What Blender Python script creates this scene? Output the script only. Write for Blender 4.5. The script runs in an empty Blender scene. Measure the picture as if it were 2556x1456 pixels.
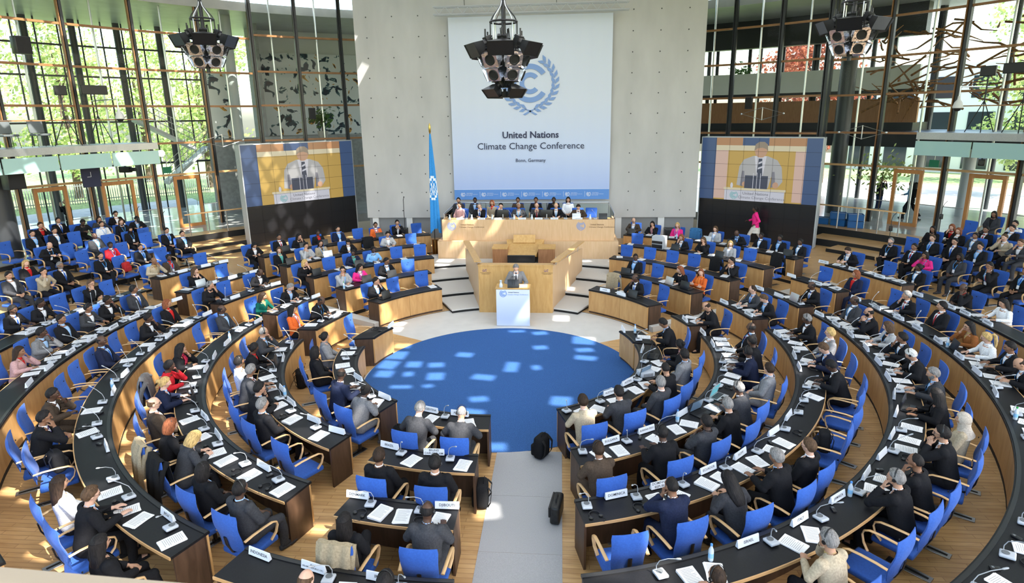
import bpy, bmesh, math, random
from mathutils import Vector, Matrix, noise
from mathutils.bvhtree import BVHTree
rad = math.radians
sin, cos, pi = math.sin, math.cos, math.pi
SC = bpy.context.scene
COL = SC.collection
RND = random.Random(7)
V3 = Vector

# ---------------------------------------------------------------- materials
MATS = {}
def nodes_of(name):
    m = bpy.data.materials.new(name); m.use_nodes = True
    nt = m.node_tree; nt.nodes.clear()
    out = nt.nodes.new('ShaderNodeOutputMaterial')
    b = nt.nodes.new('ShaderNodeBsdfPrincipled')
    nt.links.new(b.outputs[0], out.inputs[0])
    MATS[name] = m
    return m, nt, b
def N(nt, kind, **kw):
    n = nt.nodes.new('ShaderNode' + kind)
    for k, v in kw.items():
        setattr(n, k, v)
    return n
def mat(name, col, rough=.5, metal=0., noise_scale=0, noise_amt=0., bump=0., spec=None, emit=0., stretch=None, coat=0.):
    m, nt, b = nodes_of(name)
    c = (*col, 1)
    b.inputs['Base Color'].default_value = c
    b.inputs['Roughness'].default_value = rough
    b.inputs['Metallic'].default_value = metal
    if spec is not None: b.inputs['Specular IOR Level'].default_value = spec
    if coat: b.inputs['Coat Weight'].default_value = coat; b.inputs['Coat Roughness'].default_value = .15
    if emit:
        b.inputs['Emission Color'].default_value = c; b.inputs['Emission Strength'].default_value = emit
    if noise_scale:
        tc = N(nt, 'TexCoord'); mp = N(nt, 'Mapping')
        if stretch: mp.inputs['Scale'].default_value = stretch
        nt.links.new(tc.outputs['Object'], mp.inputs[0])
        tx = N(nt, 'TexNoise'); tx.inputs['Scale'].default_value = noise_scale; tx.inputs['Detail'].default_value = 4
        nt.links.new(mp.outputs[0], tx.inputs['Vector'])
        if noise_amt:
            mx = N(nt, 'Mix', data_type='RGBA', blend_type='MIX')
            lo = [max(0, x * (1 - noise_amt)) for x in col]; hi = [min(1, x * (1 + noise_amt)) for x in col]
            mx.inputs[6].default_value = (*lo, 1); mx.inputs[7].default_value = (*hi, 1)
            rp = N(nt, 'ValToRGB'); rp.color_ramp.elements[0].position = .3; rp.color_ramp.elements[1].position = .7
            nt.links.new(tx.outputs[0], rp.inputs[0]); nt.links.new(rp.outputs[0], mx.inputs[0])
            nt.links.new(mx.outputs[2], b.inputs['Base Color'])
        if bump:
            bp = N(nt, 'Bump'); bp.inputs['Strength'].default_value = bump; bp.inputs['Distance'].default_value = .01
            nt.links.new(tx.outputs[0], bp.inputs['Height']); nt.links.new(bp.outputs[0], b.inputs['Normal'])
    return m
def mat_oc(name, rough=.8, noise_scale=0, amt=.25, bump=0., sheen=0., stretch=None, spec=.3, sss=0):
    """colour comes from the object's own colour property, so copies can share one mesh"""
    m, nt, b = nodes_of(name)
    oi = N(nt, 'ObjectInfo')
    b.inputs['Roughness'].default_value = rough; b.inputs['Specular IOR Level'].default_value = spec
    if sheen: b.inputs['Sheen Weight'].default_value = sheen
    last = oi.outputs['Color']
    if noise_scale:
        tc = N(nt, 'TexCoord'); mp = N(nt, 'Mapping')
        if stretch: mp.inputs['Scale'].default_value = stretch
        nt.links.new(tc.outputs['Object'], mp.inputs[0])
        tx = N(nt, 'TexNoise'); tx.inputs['Scale'].default_value = noise_scale; tx.inputs['Detail'].default_value = 3
        nt.links.new(mp.outputs[0], tx.inputs['Vector'])
        mr = N(nt, 'MapRange'); mr.inputs['From Min'].default_value = .3; mr.inputs['From Max'].default_value = .7
        mr.inputs['To Min'].default_value = 1 - amt; mr.inputs['To Max'].default_value = 1 + amt
        nt.links.new(tx.outputs[0], mr.inputs[0])
        vm = N(nt, 'VectorMath', operation='SCALE')
        nt.links.new(last, vm.inputs[0]); nt.links.new(mr.outputs[0], vm.inputs['Scale'])
        last = vm.outputs[0]
        if bump:
            bp = N(nt, 'Bump'); bp.inputs['Strength'].default_value = bump; bp.inputs['Distance'].default_value = .01
            nt.links.new(tx.outputs[0], bp.inputs['Height']); nt.links.new(bp.outputs[0], b.inputs['Normal'])
    nt.links.new(last, b.inputs['Base Color'])
    return m
def mat_wood(name, c0, c1, rough, scale=(1, 1, 1), planks=None, coat=0., detail=1.):
    """wood grain from stretched noise; planks=(length,width) adds board pattern on the XY plane"""
    m, nt, b = nodes_of(name)
    b.inputs['Roughness'].default_value = rough
    if coat: b.inputs['Coat Weight'].default_value = coat; b.inputs['Coat Roughness'].default_value = .2
    tc = N(nt, 'TexCoord'); mp = N(nt, 'Mapping'); mp.inputs['Scale'].default_value = scale
    nt.links.new(tc.outputs['Object'], mp.inputs[0])
    t1 = N(nt, 'TexNoise'); t1.inputs['Scale'].default_value = 3 * detail; t1.inputs['Detail'].default_value = 5; t1.inputs['Distortion'].default_value = .6
    nt.links.new(mp.outputs[0], t1.inputs['Vector'])
    rp = N(nt, 'ValToRGB'); e = rp.color_ramp.elements
    e[0].position = .32; e[0].color = (*c0, 1); e[1].position = .7; e[1].color = (*c1, 1)
    nt.links.new(t1.outputs[0], rp.inputs[0])
    last = rp.outputs[0]
    if planks:
        br = N(nt, 'TexBrick'); br.inputs['Color1'].default_value = (1, 1, 1, 1); br.inputs['Color2'].default_value = (.72, .66, .6, 1)
        br.inputs['Mortar'].default_value = (.35, .25, .18, 1); br.inputs['Mortar Size'].default_value = .006
        br.inputs['Scale'].default_value = 1; br.inputs['Brick Width'].default_value = planks[0]; br.inputs['Row Height'].default_value = planks[1]
        nt.links.new(tc.outputs['Object'], br.inputs['Vector'])
        mx = N(nt, 'Mix', data_type='RGBA', blend_type='MULTIPLY'); mx.inputs[0].default_value = .55
        nt.links.new(last, mx.inputs[6]); nt.links.new(br.outputs[0], mx.inputs[7]); last = mx.outputs[2]
    nt.links.new(last, b.inputs['Base Color'])
    return m
def mat_glass(name, tint=(.9, .96, .93), refl=.12, base=.0):
    m = bpy.data.materials.new(name); m.use_nodes = True; nt = m.node_tree; nt.nodes.clear(); MATS[name] = m
    out = N(nt, 'OutputMaterial'); tr = N(nt, 'BsdfTransparent'); gl = N(nt, 'BsdfGlossy'); mx = N(nt, 'MixShader'); fr = N(nt, 'LayerWeight')
    tr.inputs[0].default_value = (*tint, 1); gl.inputs['Roughness'].default_value = .0; gl.inputs[0].default_value = (1, 1, 1, 1)
    fr.inputs['Blend'].default_value = refl
    nt.links.new(fr.outputs['Fresnel'], mx.inputs[0]); nt.links.new(tr.outputs[0], mx.inputs[1]); nt.links.new(gl.outputs[0], mx.inputs[2])
    nt.links.new(mx.outputs[0], out.inputs[0])
    return m

# ---------------------------------------------------------------- mesh building
class MB:
    def __init__(s): s.v = []; s.f = []; s.m = []; s.sm = []
    def add(s, vs, fs, mi=0, smooth=False, M=None):
        b = len(s.v)
        s.v += [tuple(M @ V3(p)) for p in vs] if M is not None else [tuple(p) for p in vs]
        for f in fs: s.f.append([b + i for i in f]); s.m.append(mi); s.sm.append(smooth)
        return s
    def box(s, x0, x1, y0, y1, z0, z1, mi=0, M=None):
        vs = [(x, y, z) for z in (z0, z1) for y in (y0, y1) for x in (x0, x1)]
        return s.add(vs, [(0, 2, 3, 1), (4, 5, 7, 6), (0, 1, 5, 4), (2, 6, 7, 3), (0, 4, 6, 2), (1, 3, 7, 5)], mi, False, M)
    def rbox(s, w, d, h, r=.01, seg=2, mi=0, M=None, smooth=True):
        """rounded box centred on the origin"""
        bm = bmesh.new(); bmesh.ops.create_cube(bm, size=1)
        bmesh.ops.scale(bm, vec=(w, d, h), verts=bm.verts)
        bmesh.ops.bevel(bm, geom=bm.edges[:], offset=min(r, .49 * min(w, d, h)), segments=seg, profile=.6, affect='EDGES')
        bm.verts.ensure_lookup_table()
        s.add([v.co for v in bm.verts], [[v.index for v in f.verts] for f in bm.faces], mi, smooth, M); bm.free()
        return s
    def tube(s, pts, r, n=8, mi=0, caps=True, M=None, side=None, smooth=True, closed=False):
        """r: number, list of numbers or list of (rx, ry)"""
        pts = [V3(p) for p in pts]; k = len(pts); vs = []; fs = []
        if not isinstance(r, (list, tuple)): r = [r] * k
        ref = V3(side) if side is not None else None
        prev = None
        for i, p in enumerate(pts):
            if closed: t = (pts[(i + 1) % k] - pts[i - 1])
            else: t = (pts[min(i + 1, k - 1)] - pts[max(i - 1, 0)])
            t.normalize()
            if ref is not None: x = ref
            elif prev is not None: x = prev
            else: x = V3((1, 0, 0)) if abs(t.x) < .9 else V3((0, 1, 0))
            x = x - t * x.dot(t)
            if x.length < 1e-5: x = V3((0, 1, 0)) - t * t.y
            x.normalize(); prev = x; y = t.cross(x)
            a, b = r[i] if isinstance(r[i], (list, tuple)) else (r[i], r[i])
            for j in range(n):
                q = 2 * pi * j / n
                vs.append(p + x * (a * cos(q)) + y * (b * sin(q)))
        for i in range(k if closed else k - 1):
            for j in range(n):
                i2 = (i + 1) % k
                fs.append((i * n + j, i * n + (j + 1) % n, i2 * n + (j + 1) % n, i2 * n + j))
        if caps and not closed:
            fs.append(tuple(reversed(range(n)))); fs.append(tuple((k - 1) * n + j for j in range(n)))
        return s.add(vs, fs, mi, smooth, M)
    def lathe(s, prof, n=16, mi=0, M=None, smooth=True):
        vs = []; fs = []; k = len(prof)
        for (r, z) in prof:
            for j in range(n): vs.append((r * cos(2 * pi * j / n), r * sin(2 * pi * j / n), z))
        for i in range(k - 1):
            for j in range(n): fs.append((i * n + j, i * n + (j + 1) % n, (i + 1) * n + (j + 1) % n, (i + 1) * n + j))
        if prof[0][0] > 1e-4: fs.append(tuple(reversed(range(n))))
        if prof[-1][0] > 1e-4: fs.append(tuple((k - 1) * n + j for j in range(n)))
        return s.add(vs, fs, mi, smooth, M)
    def prism(s, poly, z0, z1, mi=0, M=None, smooth=False):
        n = len(poly)
        vs = [(x, y, z0) for x, y in poly] + [(x, y, z1) for x, y in poly]
        fs = [tuple(reversed(range(n))), tuple(range(n, 2 * n))] + [(i, (i + 1) % n, n + (i + 1) % n, n + i) for i in range(n)]
        return s.add(vs, fs, mi, smooth, M)
    def ball(s, c, r, n=12, mi=0, M=None):
        r = r if isinstance(r, (tuple, list)) else (r, r, r); k = max(4, n // 2)
        vs = []; fs = []
        for i in range(k + 1):
            e = -pi / 2 + pi * i / k
            for j in range(n): vs.append((c[0] + r[0] * cos(e) * cos(2 * pi * j / n), c[1] + r[1] * cos(e) * sin(2 * pi * j / n), c[2] + r[2] * sin(e)))
        for i in range(k):
            for j in range(n): fs.append((i * n + j, i * n + (j + 1) % n, (i + 1) * n + (j + 1) % n, (i + 1) * n + j))
        return s.add(vs, fs, mi, True, M)
    def sector(s, a0, a1, r0, r1, z0, z1, mi=0, step=2.5, mside=None):
        """ring sector; r0, r1 numbers or functions of the angle in degrees; angles run from -Y towards +X"""
        f0 = r0 if callable(r0) else (lambda a: r0); f1 = r1 if callable(r1) else (lambda a: r1)
        n = max(1, int(math.ceil(abs(a1 - a0) / step))); vs = []; fs = []; ms = []
        for i in range(n + 1):
            a = a0 + (a1 - a0) * i / n
            for r, z in ((f0(a), z0), (f1(a), z0), (f1(a), z1), (f0(a), z1)):
                vs.append((*pol(r, a), z))
        b = len(s.v); s.v += vs
        def F(q, m): s.f.append([b + i for i in q]); s.m.append(m); s.sm.append(False)
        for i in range(n):
            p, q = 4 * i, 4 * i + 4
            F((p, p + 1, q + 1, q), mi); F((p + 3, q + 3, q + 2, p + 2), mi)
            F((p, q, q + 3, p + 3), mside[0] if mside else mi); F((p + 1, p + 2, q + 2, q + 1), mside[1] if mside else mi)
        F((0, 3, 2, 1), mi); e = 4 * n; F((e, e + 1, e + 2, e + 3), mi)
        return s
    def mesh(s, name, mats, weld=False):
        me = bpy.data.meshes.new(name)
        me.from_pydata(s.v, [], s.f)
        for m in mats: me.materials.append(MATS[m] if isinstance(m, str) else m)
        me.polygons.foreach_set('material_index', s.m)
        me.polygons.foreach_set('use_smooth', s.sm)
        bm = bmesh.new(); bm.from_mesh(me)
        if weld: bmesh.ops.remove_doubles(bm, verts=bm.verts, dist=1e-5)
        bmesh.ops.recalc_face_normals(bm, faces=bm.faces); bm.to_mesh(me); bm.free()
        if any(s.sm): me.set_sharp_from_angle(angle=rad(42))
        return me
    def ob(s, name, mats, parent=None, **kw):
        return obj(name, s.mesh(name, mats if isinstance(mats, (list, tuple)) else [mats]), parent, **kw)
def pol(r, a): return (r * sin(rad(a)), -r * cos(rad(a)))

def obj(name, data, parent=None, loc=None, rot=None, scale=None, col=None, M=None):
    o = bpy.data.objects.new(name, data); COL.objects.link(o)
    if parent is not None: o.parent = parent
    if M is not None: o.matrix_local = M
    if loc is not None and M is None: o.location = loc
    if rot is not None and M is None: o.rotation_euler = rot if isinstance(rot, (tuple, list)) else (0, 0, rot)
    if scale is not None: o.scale = scale
    if col is not None: o.color = (*col, 1)
    return o
def tag(o, label, cat, group=None):
    o['label'] = label; o['category'] = cat
    if group: o['group'] = group
    return o
def thing(name, label, cat, loc=(0, 0, 0), rot=0, group=None, M=None):
    return tag(obj(name, None, None, loc, rot, M=M), label, cat, group)
def struct(o): o['kind'] = 'structure'; return o
ORD = 'first second third fourth fifth sixth seventh eighth ninth tenth eleventh twelfth thirteenth fourteenth fifteenth sixteenth seventeenth eighteenth nineteenth twentieth'.split() + ['twenty-' + w for w in 'first second third fourth fifth sixth seventh eighth ninth'.split()]

# text: all strings are turned into meshes in one go while the scene is still empty
TEXT = {}
def make_texts(specs):
    tmp = []
    for key, (txt, bold) in specs.items():
        c = bpy.data.curves.new('lettering', 'FONT'); c.body = txt; c.align_x = 'CENTER'; c.align_y = 'CENTER'; c.size = 1; c.resolution_u = 2
        c.offset = bold; c.extrude = .004
        o = bpy.data.objects.new('lettering', c); COL.objects.link(o); tmp.append((key, o))
    dg = bpy.context.evaluated_depsgraph_get()
    for key, o in tmp:
        me = bpy.data.meshes.new_from_object(o.evaluated_get(dg)); me.name = 'lettering'
        w = max((v.co.x for v in me.vertices), default=.5) - min((v.co.x for v in me.vertices), default=-.5)
        TEXT[key] = (me, w)
    for key, o in tmp:
        c = o.data; bpy.data.objects.remove(o); bpy.data.curves.remove(c)
def text_mb(mb, key, M, mi=0):
    me = TEXT[key][0]
    mb.add([v.co for v in me.vertices], [list(p.vertices) for p in me.polygons], mi, False, M)
def xz(x, y, z, s, flip=False):
    """matrix that stands XY artwork upright in the XZ plane facing -Y (or +Y when flipped)"""
    M = Matrix.Translation((x, y, z)) @ Matrix.Rotation(pi if flip else 0, 4, 'Z') @ Matrix.Rotation(pi / 2, 4, 'X') @ Matrix.Scale(s, 4)
    return M
# ---------------------------------------------------------------- palette
mat('desk_black', (.007, .007, .0085), .45, spec=.3, noise_scale=60, noise_amt=.3)
mat_wood('desk_veneer', (.45, .235, .08), (.58, .335, .13), .45, (1.2, 1.2, .25), detail=2.2)
mat_wood('pale_veneer', (.58, .375, .20), (.65, .44, .26), .45, (3, 3, .3), detail=2)
mat_wood('honey_veneer', (.50, .285, .09), (.60, .365, .135), .42, (2, 2, .4), detail=2)
mat_wood('walnut_veneer', (.30, .13, .05), (.42, .20, .085), .45, (6, 6, .4), detail=2)
mat_wood('dark_veneer', (.05, .025, .013), (.085, .045, .025), .5, (2, 2, .4), detail=2)
mat_wood('parquet', (.55, .32, .13), (.68, .43, .20), .38, (.5, 3, 1), (.9, .085), detail=1.5)
mat_wood('edge_wood', (.50, .29, .12), (.58, .35, .16), .4, (1, 1, 1))
mat_wood('armrest_wood', (.62, .38, .17), (.72, .47, .24), .38, (4, 1, 4))
mat_wood('timber', (.27, .125, .045), (.36, .175, .07), .45, (1, 1, 1))
mat_wood('door_timber', (.42, .17, .045), (.52, .235, .075), .4, (2, 2, .4))
mat('cream_floor', (.60, .585, .56), .6, noise_scale=3, noise_amt=.04)
mat('grey_carpet', (.40, .40, .415), .95, noise_scale=90, noise_amt=.1, spec=.1)
mat('tread_carpet', (.60, .57, .53), .95, noise_scale=90, noise_amt=.06, spec=.1)
mat('blue_carpet', (.040, .110, .30), .95, noise_scale=70, noise_amt=.28, bump=.3, spec=.1)
mat('black_riser', (.006, .006, .006), .7)
mat('black_plastic', (.012, .012, .013), .35)
mat('black_matte', (.008, .008, .009), .7)
mat('screen_black', (.012, .012, .014), .25)
mat('grey_plastic', (.42, .44, .47), .35)
mat('pale_plastic', (.48, .51, .56), .3)
mat('grille_grey', (.12, .13, .14), .5, noise_scale=500, noise_amt=.5)
mat('steel', (.62, .62, .62), .28, 1.)
mat('brushed_steel', (.45, .45, .46), .4, 1., noise_scale=80, noise_amt=.2)
mat('foil', (.85, .86, .88), .14, 1., noise_scale=9, bump=.9)
mat('dark_metal', (.035, .035, .038), .4, .6)
mat('mullion_metal', (.05, .052, .055), .35, .7)
mat('brass', (.34, .17, .05), .3, 1.)
mat('gold', (.6, .42, .12), .3, 1.)
mat('paper', (.80, .80, .82), .7)
mat('ink', (.04, .04, .05), .6)
mat('blue_button', (.02, .08, .5), .3)
mat('plate_white', (.72, .75, .80), .25)
mat('plate_ink', (.03, .035, .045), .5)
mat('laptop_silver', (.60, .61, .63), .3, .6)
mat('screen_glow', (.10, .16, .24), .2, emit=.25)
mat('screen_teal', (.10, .34, .40), .2, emit=.7)
mat('screen_green', (.25, .5, .06), .2, emit=.8)
mat('bottle_blue', (.25, .5, .75), .08)
mat('bottle_clear', (.55, .62, .68), .06, spec=.8)
mat('concrete', (.46, .455, .45), .8, noise_scale=1.1, noise_amt=.09, stretch=(1, 1, .35))
mat('raw_concrete', (.30, .30, .30), .85, noise_scale=5, noise_amt=.18, bump=.3)
mat('hole_dark', (.06, .06, .06), .8)
mat('grey_panel', (.24, .245, .25), .8, noise_scale=200, noise_amt=.2)
mat('white_paint', (.72, .72, .71), .6)
mat('ceiling_grey', (.40, .41, .41), .35, noise_scale=1.5, noise_amt=.1)
mat('lobby_floor', (.42, .43, .42), .12, noise_scale=2, noise_amt=.1)
mat('column_grey', (.42, .44, .45), .4)
mat('column_dark', (.03, .033, .038), .4)
mat('un_blue', (.10, .25, .60), .6)
mat('un_blue_pale', (.19, .31, .60), .6)
mat('leaf_line', (.14, .27, .56), .6)
mat('print_navy', (.02, .025, .07), .6)
mat('print_white', (.72, .75, .82), .6)
mat('logo_brown', (.16, .085, .03), .6)
mat('logo_purple', (.10, .04, .20), .6)
mat('flag_blue', (.02, .24, .62), .7, noise_scale=25, noise_amt=.1)
mat('flag_white', (.72, .78, .85), .7)
mat('crate_blue', (.015, .12, .34), .45)
mat('exit_green', (.0, .13, .06), .4, emit=.15)
mat('lamp_glow', (1., .83, .55), .4, emit=14)
mat('globe_glow', (1., .85, .7), .4, emit=5)
mat('eye_white', (.7, .68, .65), .3); mat('eye_dark', (.012, .008, .006), .15)
mat('lip', (.33, .11, .09), .5)
mat('badge', (.75, .76, .8), .4); mat('strap_blue', (.05, .28, .68), .6)
mat('glass_frame', (.02, .015, .012), .3)
mat('tree_bark', (.10, .07, .05), .9, noise_scale=12, noise_amt=.4)
mat('plant_pot', (.35, .33, .3), .6)
mat('lawn', (.24, .33, .13), .9, noise_scale=6, noise_amt=.5)
mat('terrace', (.5, .5, .49), .8, noise_scale=3, noise_amt=.15)
mat('fence_grey', (.22, .23, .22), .5)
mat('facade_white', (.72, .73, .74), .6)
mat('window_dark', (.03, .04, .05), .1)
mat('red_banner', (.5, .05, .02), .6)
mat('rust_branch', (.23, .105, .035), .8, noise_scale=8, noise_amt=.5)
mat('roof_panel', (.75, .75, .73), .7)
mat('ledge', (.50, .40, .30), .5)
mat_oc('skin', .5, 14, .10, spec=.4)
mat_oc('cloth', .9, 45, .18, bump=.25, sheen=0., spec=.15)
mat_oc('hair', .62, 60, .45, bump=.7, stretch=(1, 1, .25), spec=.2)
mat_oc('chair_blue', .85, 40, .10, bump=.2, sheen=.1, spec=.2)
mat_oc('plain', .6)
mat_oc('leather', .4, 20, .3, bump=.3)
def mat_leaf(name, c0, c1):
    m, nt, b = nodes_of(name)
    gi = N(nt, 'NewGeometry'); rp = N(nt, 'ValToRGB'); e = rp.color_ramp.elements
    e[0].color = (*c0, 1); e[1].color = (*c1, 1)
    nt.links.new(gi.outputs['Random Per Island'], rp.inputs[0]); nt.links.new(rp.outputs[0], b.inputs['Base Color'])
    tl = N(nt, 'BsdfTranslucent'); nt.links.new(rp.outputs[0], tl.inputs[0])
    mx = N(nt, 'MixShader'); mx.inputs[0].default_value = .5
    nt.links.new(b.outputs[0], mx.inputs[1]); nt.links.new(tl.outputs[0], mx.inputs[2])
    nt.links.new(mx.outputs[0], nt.nodes['Material Output'].inputs[0]); b.inputs['Roughness'].default_value = .6
mat_leaf('leaf_green', (.22, .33, .08), (.62, .68, .30))
mat_leaf('leaf_dark', (.03, .09, .02), (.12, .22, .05))
mat_leaf('leaf_red', (.25, .05, .03), (.45, .16, .08))
mat_glass('facade_glass', (.93, .97, .95), .13)
mat_glass('clear_glass', (.9, .95, .94), .12)
mat_glass('teal_glass', (.45, .72, .68), .25)
mat('teal_edge', (.36, .56, .55), .15, spec=.8)
# banner print: white fading to blue towards its foot, as printed on the cloth
def _banner():
    m, nt, b = nodes_of('banner_print'); b.inputs['Roughness'].default_value = .75
    tc = N(nt, 'TexCoord'); sp = N(nt, 'SeparateXYZ'); rp = N(nt, 'ValToRGB'); e = rp.color_ramp.elements
    nt.links.new(tc.outputs['Generated'], sp.inputs[0]); nt.links.new(sp.outputs['Z'], rp.inputs[0])
    e[0].position = 0; e[0].color = (.34, .44, .74, 1); e[1].position = .55; e[1].color = (.60, .65, .76, 1)
    x = rp.color_ramp.elements.new(.25); x.color = (.52, .60, .80, 1)
    nt.links.new(rp.outputs[0], b.inputs['Base Color'])
    m, nt, b = nodes_of('lectern_print'); b.inputs['Roughness'].default_value = .5
    tc = N(nt, 'TexCoord'); sp = N(nt, 'SeparateXYZ'); rp = N(nt, 'ValToRGB'); e = rp.color_ramp.elements
    nt.links.new(tc.outputs['Generated'], sp.inputs[0]); nt.links.new(sp.outputs['Z'], rp.inputs[0])
    e[0].position = .2; e[0].color = (.50, .57, .74, 1); e[1].position = .9; e[1].color = (.68, .72, .80, 1)
    nt.links.new(rp.outputs[0], b.inputs['Base Color'])
    # splashed abstract mural: dark and ochre blots on white panels
    m, nt, b = nodes_of('mural'); b.inputs['Roughness'].default_value = .6
    tc = N(nt, 'TexCoord'); t = N(nt, 'TexNoise'); t.inputs['Scale'].default_value = 1.7; t.inputs['Detail'].default_value = 7; t.inputs['Distortion'].default_value = .8
    nt.links.new(tc.outputs['Object'], t.inputs['Vector'])
    rp = N(nt, 'ValToRGB'); rp.color_ramp.interpolation = 'CONSTANT'; e = rp.color_ramp.elements
    e[0].position = 0; e[0].color = (.012, .015, .03, 1); e[1].position = .43; e[1].color = (.68, .69, .68, 1)
    for p, c in ((.38, (.02, .05, .07, 1)), (.415, (.10, .18, .19, 1)), (.655, (.55, .26, .02, 1)), (.69, (.02, .02, .035, 1))):
        x = rp.color_ramp.elements.new(p); x.color = c
    nt.links.new(t.outputs[0], rp.inputs[0]); nt.links.new(rp.outputs[0], b.inputs['Base Color'])
_banner()
def mat_emit(name, col, s):
    m = mat(name, tuple(q * .25 for q in col), .3); b = m.node_tree.nodes['Principled BSDF']; b.inputs['Emission Color'].default_value = (*col, 1); b.inputs['Emission Strength'].default_value = s
for n_, c_ in dict(pic_ochre=(.50, .33, .09), pic_blue=(.05, .09, .20), pic_orange=(.42, .22, .11), pic_cream=(.62, .56, .40), pic_suit=(.40, .40, .41), pic_shirt=(.60, .60, .66), pic_skin=(.50, .30, .20), pic_hair=(.27, .22, .17), pic_dark=(.05, .06, .10), pic_white=(.55, .56, .64), pic_pink=(.60, .42, .36), pic_teal=(.16, .42, .45), pic_grey=(.2, .2, .24)).items():
    mat_emit(n_, c_, .62)

mat('white_bag', (.6, .6, .6), .5)
# ---------------------------------------------------------------- people
def smooth(x, a, b):
    t = max(0., min(1., (x - a) / (b - a))); return t * t * (3 - 2 * t)
def gauss(x, s): return math.exp(-(x / s) ** 2)
def head_r(d):
    """distance from the head's centre to its surface along unit direction d (y forward, z up)"""
    x, y, z = d
    rx, ry, rz = .076, .097, .118
    if z < 0: rx *= 1 - .30 * (-z) ** 1.3; ry *= 1 - .10 * (-z) if y > 0 else 1 - .28 * (-z)
    r = 1 / math.sqrt((x / rx) ** 2 + (y / ry) ** 2 + (z / rz) ** 2)
    if y > 0:
        az = math.atan2(x, y); el = math.asin(max(-1, min(1, z)))
        r += .024 * gauss(az, .15) * gauss(el + .20, .17) + .010 * gauss(az, .11) * gauss(el - .02, .2)      # nose, bridge
        r -= .010 * (gauss(az - .40, .20) + gauss(az + .40, .20)) * gauss(el - .02, .13)                     # sockets
        r += .006 * gauss(el - .24, .13) * gauss(az, .7)                                                      # brow
        r += .006 * (gauss(az - .55, .25) + gauss(az + .55, .25)) * gauss(el + .22, .2)                       # cheeks
        r += .006 * gauss(az, .3) * (gauss(el + .50, .07) + .9 * gauss(el + .63, .06))                        # lips
        r += .010 * gauss(az, .3) * gauss(el + .95, .18)                                                      # chin
    return r
def dirs(nu, nv):
    for i in range(nv + 1):
        e = -pi / 2 + pi * i / nv
        for j in range(nu):
            a = 2 * pi * j / nu
            yield V3((cos(e) * sin(a), cos(e) * cos(a), sin(e)))
def grid_faces(nu, nv):
    return [(i * nu + j, i * nu + (j + 1) % nu, (i + 1) * nu + (j + 1) % nu, (i + 1) * nu + j) for i in range(nv) for j in range(nu)]

def remesh(mb, voxel, ratio, name, mats, smooth_it=2, keep=None):
    me = mb.mesh('tmp', mats[:1]); o = bpy.data.objects.new('tmp', me); COL.objects.link(o)
    m = o.modifiers.new('r', 'REMESH'); m.mode = 'VOXEL'; m.voxel_size = voxel; m.use_smooth_shade = True
    if smooth_it:
        m = o.modifiers.new('s', 'SMOOTH'); m.factor = .4; m.iterations = smooth_it
    m = o.modifiers.new('d', 'DECIMATE'); m.ratio = ratio
    r = bpy.data.meshes.new_from_object(o.evaluated_get(bpy.context.evaluated_depsgraph_get()))
    bpy.data.objects.remove(o); bpy.data.meshes.remove(me)
    r.name = name; r.materials.clear()
    for q in mats: r.materials.append(MATS[q])
    return r

def hand(mb, w, d, up, curl, s):
    """five separate fingers of unequal length on a palm; w wrist, d pointing direction, up back of the hand, s=+1 right hand"""
    d = V3(d).normalized(); up = V3(up); up = (up - d * up.dot(d)).normalized(); x = d.cross(up) * s   # towards the little finger for s=+1
    w = V3(w)
    mb.tube([w - d * .02, w + d * .02, w + d * .055, w + d * .092], [(.027, .019), (.034, .018), (.042, .016), (.040, .013)], 10, side=x)
    for k, (off, ln) in enumerate(((-.031, .070), (-.0105, .080), (.0105, .075), (.031, .058))):
        p = w + d * (.088 - .004 * abs(k - 1.3)) + x * off; a = 0; pts = [p - d * .02, p]
        dd = d + x * (off * 1.2)
        for q in range(3):
            a += curl * (.8 + .12 * k)
            v = (dd.normalized() * cos(a) - up * sin(a)); p = p + v * ln * (.42, .32, .26)[q]; pts.append(p)
        mb.tube(pts, [.010, .0098, .0092, .0085, .007], 8)
    b = w + d * .025 - x * .030
    v = (d * .62 - x * .72 - up * .25).normalized(); p1 = b + v * .038; v2 = (d * .9 - x * .25 - up * (.2 + curl * .4)).normalized()
    mb.tube([b - v * .01, b, p1, p1 + v2 * .030, p1 + v2 * .052], [.013, .0135, .0115, .0105, .008], 8)

def lerp(a, b, t): return V3(a) * (1 - t) + V3(b) * t
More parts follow.
